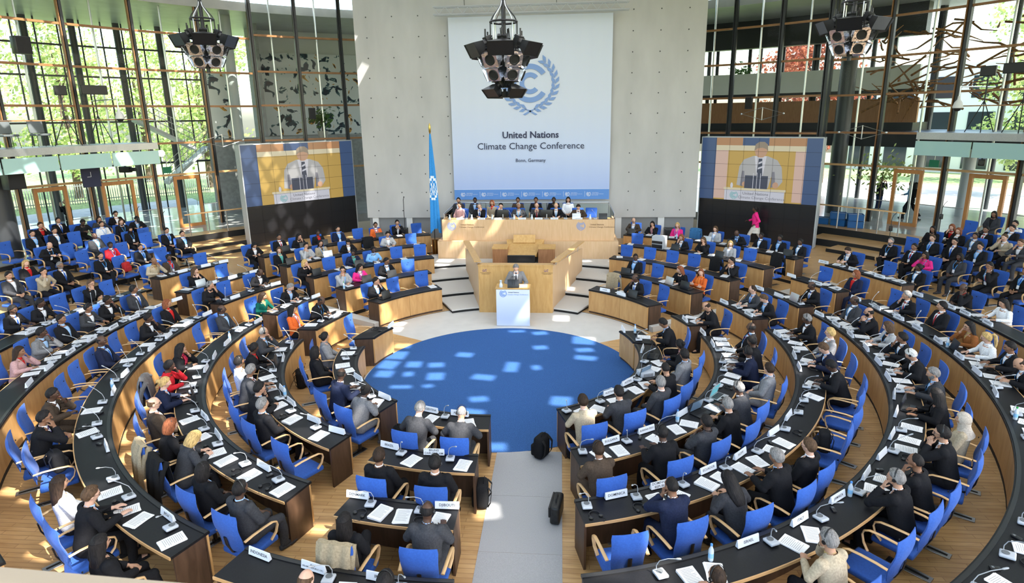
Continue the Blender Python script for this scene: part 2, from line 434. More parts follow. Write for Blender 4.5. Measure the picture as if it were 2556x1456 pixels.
# pose: lean, head pitch, right elbow, right wrist, right hand direction, back of hand, left ..., curl, legs
E_ = dict
POSES = {
 't': E_(lean=12, pitch=-14, R=((.27, .14, .82), (.13, .40, .805), (-.25, 1, .06), (0, 0, 1)), L=((-.27, .14, .82), (-.13, .40, .805), (.25, 1, .06), (0, 0, 1)), curl=.28),
 'w': E_(lean=20, pitch=-34, R=((.30, .18, .81), (.07, .39, .815), (-.35, 1, .05), (.5, 0, 1)), L=((-.30, .18, .81), (-.16, .41, .805), (.35, 1, .06), (0, 0, 1)), curl=.5),
 'c': E_(lean=13, pitch=-8, R=((.20, .36, .815), (.075, .27, 1.04), (-.25, -.25, 1), (.5, 1, .3)), L=((-.27, .15, .82), (-.06, .38, .805), (.9, .6, .06), (0, 0, 1)), curl=.75),
 'p': E_(lean=12, pitch=-6, R=((.21, .34, .815), (.045, .27, 1.0), (-.35, .1, 1), (1, .5, .3)), L=((-.21, .34, .815), (-.045, .27, 1.0), (.35, .1, 1), (-1, .5, .3)), curl=.6),
 'b': E_(lean=-6, pitch=-2, R=((.235, .03, .775), (.09, .25, .66), (-.8, .8, -.2), (.2, .2, 1)), L=((-.235, .03, .775), (-.07, .27, .645), (.9, .6, -.15), (-.2, .2, 1)), curl=.4),
 'a': E_(lean=-4, pitch=-4, R=((.255, .10, .82), (-.06, .235, .86), (-1, .15, .1), (0, 1, .2)), L=((-.255, .10, .765), (.07, .20, .82), (1, .1, .1), (0, 1, .2)), curl=.25),
 'x': E_(lean=-8, pitch=2, R=((.24, .0, .77), (.11, .23, .68), (-.7, .8, -.2), (.3, .2, 1)), L=((-.24, .0, .77), (-.05, .25, .69), (.9, .6, -.2), (-.2, .2, 1)), curl=.35, legs='x'),
 # standing: speaker with both hands on the lectern, walker, idle, photographer
 'S': E_(lean=9, pitch=-30, hip=.93, R=((.30, .10, 1.13), (.25, .36, 1.10), (-.2, 1, -.1), (0, 0, 1)), L=((-.30, .10, 1.13), (-.25, .36, 1.10), (.2, 1, -.1), (0, 0, 1)), curl=.35, legs='s'),
 'K': E_(lean=4, pitch=-2, hip=.92, R=((.25, -.12, 1.12), (.22, .06, .96), (-.1, .9, -.5), (.6, 0, 1)), L=((-.25, .08, 1.12), (-.18, .28, 1.06), (.2, 1, .1), (-.6, 0, 1)), curl=.45, legs='k'),
 'I': E_(lean=0, pitch=-4, hip=.93, R=((.25, -.02, 1.12), (.24, .06, .88), (0, .2, -1), (1, 0, 0)), L=((-.25, -.02, 1.12), (-.24, .06, .88), (0, .2, -1), (-1, 0, 0)), curl=.45, legs='s'),
 'C': E_(lean=-2, pitch=2, hip=.93, R=((.27, .12, 1.22), (.07, .20, 1.50), (-.3, .2, 1), (.3, 1, 0)), L=((-.27, .12, 1.2), (-.07, .22, 1.46), (.4, .2, 1), (-.3, 1, 0)), curl=.6, legs='s'),
}
PROTO = {}
def build_pose(key, yaw):
    P = POSES[key]; hipz = P.get('hip', .53); th = rad(P['lean'])
    hip = V3((0, 0, hipz)); up = V3((0, sin(th), cos(th))); fw = V3((0, cos(th), -sin(th))); X = V3((1, 0, 0))
    if key == 'K': pass
    def T(h, f=0., x=0.): return hip + up * h + fw * f + X * x
    legs = P.get('legs', 'n'); LEG = []
    for s in (1, -1):
        if legs == 'n': j = [(.09 * s, .0, hipz - .01), (.115 * s, .20, .535), (.125 * s, .42, .50), (.125 * s, .455, .30), (.13 * s, .44, .085)]; ft = (.15 * s, .60, .035)
        elif legs == 'x' and s > 0: j = [(.09, .0, hipz - .01), (.08, .22, .60), (.02, .43, .64), (-.08, .56, .44), (-.16, .63, .30)]; ft = (-.20, .77, .34)
        elif legs == 'x': j = [(-.09, .0, hipz - .01), (-.11, .20, .535), (-.11, .42, .50), (-.10, .47, .30), (-.10, .46, .085)]; ft = (-.12, .62, .035)
        elif legs == 'k': q = .26 * s; j = [(.085 * s, 0, hipz), (.09 * s, q * .45, .72), (.09 * s, q * .75 + .05, .50), (.085 * s, q * .9 + (0 if s > 0 else -.06), .28), (.08 * s, q * 1.05 + (0 if s > 0 else -.14), .09 if s > 0 else .16)]; ft = (.09 * s, j[4][1] + .15, .035 if s > 0 else .05)
        else: j = [(.085 * s, 0, hipz), (.095 * s, .01, .72), (.10 * s, .02, .50), (.105 * s, .0, .28), (.11 * s, -.02, .085)]; ft = (.14 * s, .13, .03)
        LEG.append(([V3(q) for q in j], V3(ft)))
    SHO = [T(.462, -.005, .168 * s) for s in (1, -1)]
    ARM = [(SHO[i],) + tuple(V3(q) for q in P['RL'[i]]) for i in (0, 1)]
    neck = T(.535, -.005)
    hp = rad(P['pitch']); hc = neck + up * .042 + V3((0, .035, .105))
    if P['pitch'] < -25: hc += V3((0, .03, -.02))
    MH = Matrix.Translation(hc) @ Matrix.Rotation(-rad(yaw), 4, 'Z') @ Matrix.Rotation(hp, 4, 'X')
    def torso(mb, g, top=True, k=1.0, waist=1.0):
        rows = [(-.08, .0, .150, .105), (.0, .0, .172, .125), (.10, .0, .158 * waist, .118), (.22, .005, .158 * waist, .118), (.34, .005, .170, .124), (.42, .0, .172, .112), (.475, -.005, .140, .088)]
        if top: rows += [(.525, -.005, .085, .062), (.55, 0, .062, .058)]
        mb.tube([T(h, f) for h, f, a, b in rows], [((a + g) * k, (b + g) * k) for h, f, a, b in rows], 20, side=X)
    def arm(mb, i, g, cut=1.0):
        s, e, w = ARM[i][:3]; s0 = lerp(s, T(.44), .35); w2 = lerp(e, w, cut)
        mb.tube([s0, s, lerp(s, e, .35), lerp(s, e, .75), e, lerp(e, w, .3), lerp(e, w2, .7) if cut == 1 else lerp(e, w2, .7), w2], [.056 + g, .058 + g, .051 + g, .046 + g, .043 + g, .042 + g, .034 + g, .027 + g * 1.2], 12)
        mb.ball(tuple(e), .045 + g, 12); mb.ball(tuple(s), .058 + g, 12)
    # --- body (one continuous skin)
    mb = MB(); torso(mb, 0)
    mb.tube([T(.47), neck, neck + (hc - neck) * .45, hc + V3((0, -.02, -.03))], [.066, .056, .053, .055], 14)
    hv = [MH @ (d * head_r(d)) for d in dirs(40, 28)]
    mb.add(hv, grid_faces(40, 28), 0, True)
    for s in (1, -1):
        mb.ball((.079 * s, -.008, -.005), (.009, .020, .032), 10, M=MH)
        (j, ft) = LEG[0 if s > 0 else 1]
        mb.tube(j, [.085, .080, .056, .050, .036], 12); mb.tube([j[4], j[4] * .5 + ft * .5, ft], [.036, .036, .028], 8)
        i = 0 if s > 0 else 1
        arm(mb, i, 0)
        hand(mb, ARM[i][2], ARM[i][3], ARM[i][4], P['curl'], s)
    body = remesh(mb, .0066, .13, 'person_skin', ['skin', 'eye_white', 'eye_dark', 'lip'], 1)
    inv = MH.inverted()
    for p in body.polygons:
        q = inv @ p.center
        if q.y > .07 and abs(q.x) < .024 and -.066 < q.z < -.048: p.material_index = 3
    eb = MB()
    for s in (1, -1):
        d = V3((sin(.40 * s), cos(.40 * s), .01)).normalized(); c = d * (head_r(d) - .0065)
        eb.ball(tuple(c), (.0145, .0105, .0085), 10, 0, MH); eb.ball(tuple(c + d * .0062), (.0068, .0055, .0068), 8, 1, MH)
    em = eb.mesh('eyes', ['eye_white', 'eye_dark'])
    bm = bmesh.new(); bm.from_mesh(body); n0 = len(bm.faces); bm.from_mesh(em); bm.faces.ensure_lookup_table()
    for f in bm.faces[n0:]: f.material_index += 1; f.smooth = True
    for f in bm.faces: f.smooth = True
    bm.to_mesh(body); bm.free(); bpy.data.meshes.remove(em)
    R = dict(body=body, MH=MH, T=T)
    if yaw and (key, 0) in PROTO:
        for q in ('jacket', 'shirt', 'trousers', 'tie', 'lanyard', 'blouse', 'scarf'): R[q] = PROTO[(key, 0)][q]
        PROTO[(key, yaw)] = R; return R
    # --- clothes: shirt, jacket with an open V and lapels, trousers with shoes
    def local(p): q = V3(p) - hip; return q.x, q.dot(fw), q.dot(up)
    mb = MB(); torso(mb, .009, top=False)
    mb.tube([T(.47), T(.535), T(.566, .003)], [(.088, .072), (.064, .062), (.060, .062)], 16, side=X)
    R['shirt'] = remesh(mb, .012, .35, 'shirt', ['cloth'], 2)
    def garment(g, vtop, hem):
        mb = MB(); torso(mb, g, top=False)
        if hem: mb.tube([T(-.13 if hipz > .8 else -.055), T(.03)], [(.185, .145), (.19, .145)] if hipz > .8 else [(.17, .12), (.19, .14)], 18, side=X)
        mb.tube([T(.45, -.01), T(.50, -.012), T(.56, -.012)], [(.15, .10), (.105, .085), (.073, .072)], 16, side=X)
        for i in (0, 1): arm(mb, i, g * .75, .93)
        return mb
    whole = remesh(garment(.026, 0, True), .013, .33, 'jacket', ['cloth'], 2)
    bvh = BVHTree.FromPolygons([v.co for v in whole.vertices], [list(p.vertices) for p in whole.polygons])
    def front(h, x, off):
        o = T(h, .6, x); hit = bvh.ray_cast(o, -fw, .65)[0]
        return (hit if hit is not None else T(h, .12, x)) + fw * off
    def vhole(src, z0, w0, w1, name):
        me = src.copy(); me.name = name; bm = bmesh.new(); bm.from_mesh(me)
        # cut cleanly along both edges of the V before removing the middle
        for s in (1, -1):
            p0 = T(z0, 0, s * .004); p1 = T(.56, 0, s * w1); n = (p1 - p0).cross(fw).normalized()
            bmesh.ops.bisect_plane(bm, geom=bm.verts[:] + bm.edges[:] + bm.faces[:], plane_co=p0, plane_no=n, dist=1e-5)
        kill = []
        for f in bm.faces:
            x, y, h = local(f.calc_center_median()); w = .004 + (w1 - .004) * (h - z0) / (.56 - z0)
            if (h > .556 and abs(x) < .085) or (y > .02 and h > z0 and abs(x) < w and h < .56 and f.normal.dot(fw) > -.2): kill.append(f)
        bmesh.ops.delete(bm, geom=kill, context='FACES'); bm.to_mesh(me); bm.free(); return me
    jk = vhole(whole, .17, .0, .085, 'jacket')
    lp = MB()
    for s in (1, -1):
        vs = []; hs = [.17, .25, .33, .38, .40, .46, .52]; ww = [.012, .035, .055, .075, .045, .045, .03]
        for h, w in zip(hs, ww):
            x0 = s * (.004 + .081 * (h - .17) / .39)
            vs += [front(h, x0, .004), front(h, x0 + s * w, .010)]
        lp.add(vs, [(2 * i, 2 * i + 1, 2 * i + 3, 2 * i + 2) for i in range(len(hs) - 1)], 0, False)
    lm = lp.mesh('lp', ['cloth']); bm = bmesh.new(); bm.from_mesh(jk); bm.from_mesh(lm); bm.to_mesh(jk); bm.free(); bpy.data.meshes.remove(lm)
    R['jacket'] = jk
    R['blouse'] = vhole(remesh(garment(.014, 0, legs == 'n' or hipz > .8), .012, .33, 'blouse', ['cloth'], 2), .40, 0, .075, 'blouse')
    bpy.data.meshes.remove(whole)
    sb = BVHTree.FromPolygons([v.co for v in R['shirt'].vertices], [list(p.vertices) for p in R['shirt'].polygons])
    def sfront(h, x, off):
        hit = sb.ray_cast(T(h, .6, x), -fw, .65)[0]; return (hit if hit is not None else T(h, .12, x)) + fw * off
    tm = MB(); vs = []; hs = [(.535, .016), (.515, .022), (.50, .014), (.42, .021), (.32, .028), (.22, .034), (.17, .036), (.145, .004)]
    for h, w in hs: vs += [sfront(h, -w, .006), sfront(h, 0, .012), sfront(h, w, .006)]
    tm.add(vs, [(3 * i + j, 3 * i + j + 1, 3 * i + j + 4, 3 * i + j + 3) for i in range(len(hs) - 1) for j in (0, 1)], 0, True)
    R['tie'] = tm.mesh('tie', ['cloth'])
    ln = MB()
    for s in (1, -1):
        pts = []
        for h, x in ((.545, .075), (.50, .072), (.42, .058), (.33, .035), (.25, .006)):
            a = front(h, s * x, .010); pts.append(a)
        vs = []
        for p in pts: vs += [p - X * .008, p + X * .008]
        ln.add(vs, [(2 * i, 2 * i + 1, 2 * i + 3, 2 * i + 2) for i in range(len(pts) - 1)], 0)
    c = front(.21, 0, .016); Mb = Matrix((X.to_4d(), up.to_4d(), fw.to_4d(), (0, 0, 0, 1))).transposed(); Mb.translation = c
    ln.rbox(.075, .105, .006, .003, 1, 1, Mb)
    R['lanyard'] = ln.mesh('lanyard', ['strap_blue', 'badge'])
    sc = MB(); sc.tube([T(.545, .062 * cos(a), .075 * sin(a)) + up * (.012 * cos(a) - .01) for a in [2 * pi * k / 14 for k in range(14)]], [.024 + .005 * (k % 3) for k in range(14)], 8, closed=True)
    sc.tube([T(.53, .085, .02), T(.45, .15, .035), T(.34, .155, .05), T(.24, .155, .05)], [(.03, .02), (.045, .018), (.05, .015), (.055, .012)], 8, side=X)
    sc.tube([T(.53, .085, -.02), T(.45, .15, -.04), T(.36, .155, -.05), T(.28, .155, -.055)], [(.03, .02), (.04, .018), (.05, .015), (.05, .012)], 8, side=X)
    R['scarf'] = sc.mesh('scarf', ['cloth'])
    mb = MB()
    mb.tube([T(-.10), T(.0), T(.10)], [(.165, .122), (.185, .138), (.17, .128)], 18, side=X)
    for j, ft in LEG:
        a = j[4] + (j[4] - j[3]).normalized() * .02
        mb.tube([j[0], j[1], j[2], j[3], a], [.102, .094, .072, .066, .058], 14); mb.ball(tuple(j[2]), .072, 12)
    tr = remesh(mb, .013, .3, 'trousers', ['cloth', 'leather'], 2)
    sh = MB()
    for j, ft in LEG:
        d = (ft - j[4]); d.z = 0; d = d.normalized() if d.length > .01 else V3((0, 1, 0)); lift = j[4].z - .085; b = V3((j[4].x, j[4].y, .045 + max(0, lift)))
        tilt = V3((0, 0, (ft.z - .035) * .9 - lift * .6))
        sh.tube([j[4] + (j[3] - j[4]).normalized() * .06, j[4], j[4] * .45 + ft * .55 + V3((0, 0, .004))], [.047, .044, .036], 10)
        sh.tube([b - d * .075, b - d * .03, b + d * .05 - V3((0, 0, .008)), b + d * .13 + tilt * .6 - V3((0, 0, .012)), b + d * .19 + tilt - V3((0, 0, .016))], [(.030, .034), (.042, .044), (.046, .036), (.046, .030), (.026, .022)], 10, side=d.cross(V3((0, 0, 1))))
    sm = sh.mesh('sh', ['black_plastic']); bm = bmesh.new(); bm.from_mesh(tr); n0 = len(bm.faces); bm.from_mesh(sm); bm.faces.ensure_lookup_table()
    for f in bm.faces[n0:]: f.material_index = 1
    bm.to_mesh(tr); bm.free(); bpy.data.meshes.remove(sm)
    tr.materials.clear(); tr.materials.append(MATS['cloth']); tr.materials.append(MATS['black_plastic'])
    R['trousers'] = tr
    for q in ('jacket', 'shirt', 'trousers', 'blouse'):
        for p in R[q].polygons: p.use_smooth = True
        R[q].set_sharp_from_angle(angle=rad(60))
    PROTO[(key, yaw)] = R
    return R

# ---- hair, head-local
HAIR = {}
def build_hair(st):
    mb = MB(); nu, nv = 44, 30; vs = []
    rr = random.Random(ord(st))
    for d in dirs(nu, nv):
        az = abs(math.degrees(math.atan2(d.x, d.y))); el = math.degrees(math.asin(max(-1, min(1, d.z))))
        if st in 'h': e0 = 80 - 66 * smooth(az, 45, 88) - 42 * smooth(az, 92, 125)
        elif st == 'b': e0 = 95 if el > 40 else (90 if az < 75 else 8 - 34 * smooth(az, 92, 120))
        elif st == 'j': e0 = 30 - 110 * smooth(az, 35, 70)
        elif st in 'lopu': e0 = 42 - 22 * smooth(az, 20, 60) - 40 * smooth(az, 62, 90) - 40 * smooth(az, 95, 130)
        else: e0 = 44 - 22 * smooth(az, 25, 60) - 26 * smooth(az, 66, 92) - 38 * smooth(az, 95, 125)
        T_ = dict(s=.017, h=.009, b=.006, l=.019, o=.024, p=.014, u=.015, a=.012, j=.020)[st]
        if st == 'b' and el > 38: e0 = 95
        k = smooth(el, e0 - 2, e0 + 9) if st != 'a' else smooth(el, e0 - 2, e0 + 5)
        t = -.010 + (T_ + .010) * k
        if st in 'slo' and k > .5: t += .005 * noise.noise(d * 9) + .004 * noise.noise(V3((d.x * 22, d.y * 22, d.z * 5))) + (-.004 if st == 's' and el < 55 and d.y > .3 else 0)
        if st == 'a' and k > .5: t += .003 * noise.noise(d * 40)
        vs.append(d * (head_r(V3((d.x, min(d.y, .93 * abs(d.y)), d.z)).normalized() if d.y < .6 else d) + t))
    mb.add(vs, grid_faces(nu, nv), 0, True)
    def curtain(rows):
        nn = 26; pv = []
        for i, (z, rx, ry, cy, open_) in enumerate(rows):
            for j in range(nn):
                a = pi + (j / (nn - 1) - .5) * 2 * rad(180 - open_); w = 1 + .05 * noise.noise(V3((j * .9, z * 9, i * .3)))
                pv.append((rx * w * sin(a), cy + ry * w * cos(a), z))
        k = len(rows); m = len(pv)
        pv += [(x * .86, cyy + (y - cyy) * .80, z) for (x, y, z), cyy in zip(pv, [r[3] for r in rows for _ in range(nn)])]
        fs = []
        for i in range(k - 1):
            for j in range(nn - 1):
                a = i * nn + j; fs.append((a, a + 1, a + nn + 1, a + nn)); fs.append((m + a, m + a + nn, m + a + nn + 1, m + a + 1))
        for j in range(nn - 1):
            a = (k - 1) * nn + j; fs.append((a, a + 1, m + a + 1, m + a)); fs.append((j, m + j, m + j + 1, j + 1))
        for i in range(k - 1):
            a = i * nn; fs.append((a, a + nn, m + a + nn, m + a)); a += nn - 1; fs.append((a, m + a, m + a + nn, a + nn))
        mb.add(pv, fs, 0, True)
    if st == 'l': curtain([(.06, .088, .108, -.005, 62), (0, .098, .112, -.012, 66), (-.07, .104, .105, -.022, 70), (-.14, .112, .09, -.035, 74), (-.22, .118, .07, -.06, 84), (-.30, .10, .05, -.075, 92), (-.36, .07, .035, -.08, 96)])
    if st == 'o': curtain([(.06, .090, .108, -.005, 58), (0, .102, .114, -.010, 60), (-.06, .106, .112, -.014, 64), (-.11, .100, .100, -.02, 72), (-.135, .085, .085, -.025, 78)])
    if st == 'p':
        mb.tube([(0, -.085, .06), (0, -.125, .07), (0, -.155, .02), (0, -.15, -.08), (0, -.135, -.18), (0, -.125, -.24)], [.018, .030, .036, .036, .026, .008], 10)
    if st == 'u': mb.ball((0, -.115, .035), (.045, .040, .045), 12)
    if st == 'j':
        mb.tube([(0, -.015, -.04), (0, -.02, -.10), (0, -.03, -.16), (0, -.04, -.23), (0, -.05, -.27)], [(.088, .098), (.082, .088), (.10, .10), (.17, .125), (.20, .135)], 18, side=(1, 0, 0))
    # eyebrows share the hair's colour
    if st != 'j':
        for s in (1, -1):
            pts = []
            for q in range(5):
                a = s * (.20 + .11 * q); e = .20 + .05 * sin(q / 4 * pi); d = V3((sin(a) * cos(e), cos(a) * cos(e), sin(e))); pts.append(d * (head_r(d) + .001))
            mb.tube(pts, [.002, .0042, .0042, .0035, .0015], 6)
    HAIR[st] = mb.mesh('hair', ['cloth' if st == 'j' else 'hair'])
def build_worn():
    mb = MB()
    pts = [(.086 * sin(a), -.01 - .012 * cos(a), .020 + .118 * cos(a)) for a in [rad(-88 + 16 * k) for k in range(12)]]
    mb.tube(pts, [(.009, .003)] * 12, 6, side=(0, 1, 0))
    for s in (1, -1): mb.tube([(s * .078, -.008, .0), (s * .094, -.008, -.0)], [.026, .024], 12)
    mb.tube([(.092, 0, -.012), (.085, .06, -.05), (.06, .09, -.07)], .003, 6)
    WORN['headset'] = mb.mesh('headset', ['black_plastic'])
    mb = MB()
    for s in (1, -1):
        mb.tube([(s * (.036 + .024 * cos(a)), .096 - .012 * abs(cos(a)) * (1 if s * cos(a) * s > 0 else .2), .0 + .018 * sin(a)) for a in [2 * pi * k / 14 for k in range(14)]], .0026, 5, closed=True)
        mb.tube([(s * .060, .085, .006), (s * .079, .03, .008), (s * .082, -.015, .0)], .0022, 5)
    mb.tube([(-.013, .099, .003), (.013, .099, .003)], .0024, 5)
    WORN['glasses'] = mb.mesh('glasses', ['glass_frame'])
    # short full beard following the jaw
    mb = MB(); nu, nv = 40, 28; vs = []
    for d in dirs(nu, nv):
        az = abs(math.degrees(math.atan2(d.x, d.y))); el = math.degrees(math.asin(max(-1, min(1, d.z))))
        lim = -22 + 20 * smooth(az, 35, 75); k = smooth(lim - el, 0, 6) * (1 - smooth(az, 88, 100)) * smooth(el, -78, -66)
        if az < 16 and -37 < el < -27: k *= .1
        vs.append(d * (head_r(d) - .008 + .016 * k))
    mb.add(vs, grid_faces(nu, nv), 0, True)
    WORN['beard'] = mb.mesh('beard', ['hair'])
WORN = {}

SKIN = {'1': (.62, .37, .27), '2': (.46, .255, .165), '3': (.235, .115, .065), '4': (.080, .040, .025)}
HCOL = dict(k=(.012, .010, .010), d=(.028, .016, .010), n=(.085, .048, .026), g=(.20, .19, .185), w=(.55, .54, .52), y=(.50, .33, .13), r=(.22, .07, .03), t=(.46, .40, .34))
CCOL = dict(K=((.011, .011, .013), 'black'), N=((.014, .019, .045), 'navy'), D=((.045, .046, .052), 'dark grey'), G=((.19, .19, .20), 'grey'), S=((.38, .38, .39), 'light grey'), B=((.060, .042, .030), 'brown'), T=((.40, .33, .235), 'beige'), W=((.75, .75, .765), 'white'), R=((.55, .02, .03), 'red'), M=((.75, .03, .22), 'pink'), O=((.62, .12, .025), 'orange'), E=((.005, .10, .075), 'teal'), L=((.20, .42, .72), 'pale blue'), U=((.24, .085, .025), 'tan leather'), P=((.42, .25, .25), 'patterned rose'))
SCOL = dict(w=(.78, .79, .84), l=(.33, .50, .765), k=(.015, .015, .017), r=(.50, .02, .02), g=(.2, .2, .21), t=(.40, .28, .12), p=(.5, .25, .27), m=(.75, .03, .22), o=(.6, .2, .05), e=(.1, .35, .3), s=(.4, .4, .4), b=(.03, .08, .32))
TCOL = dict(r=(.30, .02, .03), b=(.03, .10, .40), m=(.10, .04, .30), l=(.2, .4, .7), k=(.02, .02, .03))
DO = dict(t='with both forearms on the desk', w='bent over writing', c='resting chin on one hand', p='with hands clasped', b='sitting back', a='with folded arms', x='sitting back with crossed legs', S='', K='', I='', C='')
def person(x, y, z, face, spec, label, group=None, sc=1., yaw_to=None, legs=None):
    """spec: (pose, jacket, shirt, tie, skin, hair, flags); face: heading of the body in degrees, counter-clockwise from +Y"""
    pose, jk, sh, tie, sk, hr, fl = spec
    yaw = 0; mir = 1
    if yaw_to is not None:
        d = (math.degrees(math.atan2(-(yaw_to[0] - x), yaw_to[1] - y)) - face + 180) % 360 - 180      # + = to the left
        if abs(d) > 15: yaw = 32; mir = -1 if d > 0 else 1
    P = PROTO.get((pose, yaw)) or build_pose(pose, yaw)
    if yaw == 0 and hash_(x * 7 + y) % 2: mir = -1
    M = Matrix.Translation((x, y, z)) @ Matrix.Rotation(rad(face), 4, 'Z') @ Matrix.Diagonal((sc * mir, sc, sc, 1))
    r = obj('person', P['body'], None, col=SKIN[sk], M=M)
    tag(r, label, 'person', group)
    c = CCOL[jk][0]
    wom = hr[0] in 'lopuj'
    soft = jk in 'WREMOLTPU' and (wom or tie == '-')
    v = 1 + .25 * ((hash_(x * 3 + y * 5) % 100) / 100 - .5)
    c = tuple(q * v for q in c)
    obj('shirt', P['shirt'], r, col=SCOL[sh])
    if soft: obj('blouse', P['blouse'], r, col=c)
    else: obj('jacket', P['jacket'], r, col=c)
    tc = c if jk in 'KNDGB' and not soft else (.012, .012, .015)
    obj('trousers', P['trousers'], r, col=legs or tc)
    if hr[0] != '-':
        obj('headscarf' if hr[0] == 'j' else 'hair', HAIR[hr[0]], r, M=P['MH'], col=HCOL[hr[1]])
    if tie != '-': obj('tie', P['tie'], r, col=TCOL[tie])
    if 'n' in fl: obj('lanyard', P['lanyard'], r)
    if 'e' in fl: obj('headset', WORN['headset'], r, M=P['MH'])
    if 'g' in fl: obj('glasses', WORN['glasses'], r, M=P['MH'])
    if 'z' in fl: obj('beard', WORN['beard'], r, M=P['MH'], col=HCOL[hr[1]])
    if 'f' in fl: obj('scarf', P['scarf'], r, col=(.62, .16, .03) if jk == 'O' else (.35, .02, .05))
    return r
def hash_(v): return int(abs(math.sin(v * 12.9898) * 43758.5453)) 
# ---------------------------------------------------------------- furniture prototypes
FM = {}
def build_furniture():
    # armchair: blue padded shell, bent-wood arms, black column on a grey floor plate
    mb = MB(); mb.rbox(.50, .50, .085, .035, 3, 0, Matrix.Translation((0, .02, .352))); FM['seat'] = mb.mesh('seat', ['chair_blue'])
    mb = MB(); nu, nv = 12, 10; vs = []
    for side in (0, 1):
        for i in range(nv + 1):
            t = i / nv; z = .46 + .58 * t
            for j in range(nu + 1):
                u = j / nu * 2 - 1; w = (.205 + .035 * t) * (1 - .06 * (t > .93)); x = u * w
                edge = (1 - abs(u) ** 6) * (1 - abs(2 * t - 1) ** 8)
                y = -.245 - .075 * t - .03 * (1 - u * u) * .8 + .015 * sin(t * 7)
                vs.append((x, y + (.036 if side == 0 else -.034) * max(.12, edge), z))
    m = (nu + 1) * (nv + 1); fs = []
    for i in range(nv):
        for j in range(nu):
            a = i * (nu + 1) + j; fs.append((a, a + 1, a + nu + 2, a + nu + 1)); fs.append((m + a, m + a + nu + 1, m + a + nu + 2, m + a + 1))
    per = [j for j in range(nu + 1)] + [i * (nu + 1) + nu for i in range(1, nv + 1)] + [nv * (nu + 1) + j for j in range(nu - 1, -1, -1)] + [i * (nu + 1) for i in range(nv - 1, 0, -1)]
    for q in range(len(per)): a, b = per[q], per[(q + 1) % len(per)]; fs.append((a, m + a, m + b, b))
    mb.add(vs, fs, 0, True)
    mb.tube([(0, -.252, .93), (0, -.24, .93)], .012, 8, 1)
    FM['backrest'] = mb.mesh('backrest', ['chair_blue', 'black_matte'])
    mb = MB(); mb.tube([(0, -.34, .70), (0, -.325, .58), (0, -.26, .42), (0, -.12, .35)], [(.028, .010)] * 4, 8, side=(1, 0, 0)); FM['back_support'] = mb.mesh('back_support', ['black_plastic'])
    mb = MB()
    mb.tube([(.262, -.26, .655), (.272, -.14, .672), (.275, .04, .672), (.275, .17, .660), (.273, .235, .625), (.270, .25, .57), (.262, .22, .47), (.24, .15, .385)], [(.024, .011)] * 8, 10, side=(1, 0, 0))
    FM['armrest'] = mb.mesh('armrest', ['armrest_wood'])
    mb = MB(); mb.lathe([(.045, .34), (.05, .31), (.034, .29), (.034, .05), (.055, .035), (.055, .0)], 14); mb.box(-.12, .12, -.14, .14, .31, .345); FM['column'] = mb.mesh('column', ['black_plastic'])
    mb = MB(); mb.rbox(.13, .52, .012, .004, 1, 0, Matrix.Translation((0, -.14, .006))); mb.box(-.022, .022, -.36, .06, .0122, .0135, 1); FM['floor_plate'] = mb.mesh('floor_plate', ['brushed_steel', 'black_matte'])
    # microphone unit
    mb = MB(); mb.rbox(.135, .155, .040, .018, 3, 0, Matrix.Translation((0, 0, .030)) @ Matrix.Rotation(rad(-6), 4, 'X')); FM['mic_base'] = mb.mesh('base', ['pale_plastic'])
    mb = MB(); mb.lathe([(.040, .050), (.040, .054), (.001, .057)], 16, 0, Matrix.Translation((0, .02, 0))); FM['mic_grille'] = mb.mesh('speaker_grille', ['grille_grey'])
    mb = MB()
    mb.rbox(.024, .012, .008, .002, 1, 0, Matrix.Translation((.045, -.045, .047)))
    FM['mic_button'] = mb.mesh('button', ['blue_button'])
    mb = MB(); mb.tube([(0, .05, .040), (0, .055, .11), (0, .02, .19), (0, -.08, .27), (0, -.19, .325)], .0048, 7); FM['mic_neck'] = mb.mesh('gooseneck', ['grey_plastic'])
    mb = MB(); mb.tube([(0, -.17, .315), (0, -.185, .323), (0, -.215, .338), (0, -.228, .344)], [.006, .011, .011, .006], 9); FM['mic_head'] = mb.mesh('microphone_head', ['grey_plastic'])
    # earpiece receiver and headset lying on the desk
    mb = MB(); mb.rbox(.05, .11, .026, .01, 2, 0, Matrix.Translation((0, 0, .013))); mb.box(-.015, .015, .01, .035, .026, .0275, 1); FM['receiver'] = mb.mesh('interpretation_receiver', ['black_plastic', 'grille_grey'])
    mb = MB(); mb.tube([(.075 * cos(a), .085 * sin(a), .012) for a in [rad(-20 + 22 * k) for k in range(11)]], [(.006, .010)] * 11, 6)
    for s in (1, -1): mb.lathe([(.001, 0), (.028, .002), (.030, .016), (.02, .024), (.001, .026)], 12, 0, Matrix.Translation((s * .072, -.03, 0)))
    mb.tube([(.07, -.05, .004), (.11, -.10, .004), (.06, -.15, .004), (.0, -.12, .004)], .0025, 5); FM['desk_headset'] = mb.mesh('headphones', ['black_plastic'])
    # paper stack, notebook, folder
    for k, n in enumerate((3, 6, 12)):
        mb = MB(); r = random.Random(k)
        for i in range(n):
            mb.box(-.105, .105, -.148, .148, .0022 * i, .0022 * i + .0018, 0, Matrix.Rotation(rad(r.uniform(-1, 1) * (7 if k == 0 else 2.5)), 4, 'Z'))
        z = .0022 * n
        for i in range(11): mb.box(-.080, .080 - .05 * r.random() * (i % 3 == 0), .115 - .021 * i, .118 - .021 * i, z, z + .0003, 1)
        FM['papers%d' % k] = mb.mesh('paper_stack', ['paper', 'ink'])
    mb = MB(); mb.rbox(.16, .22, .012, .003, 1, 0, Matrix.Translation((0, 0, .006))); FM['folder'] = mb.mesh('folder', ['plain'])
    mb = MB(); mb.tube([(-.02, -.06, .005), (.02, .06, .005), (.0225, .068, .005)], [.004, .004, .001], 7); FM['pen'] = mb.mesh('pen', ['blue_button'])
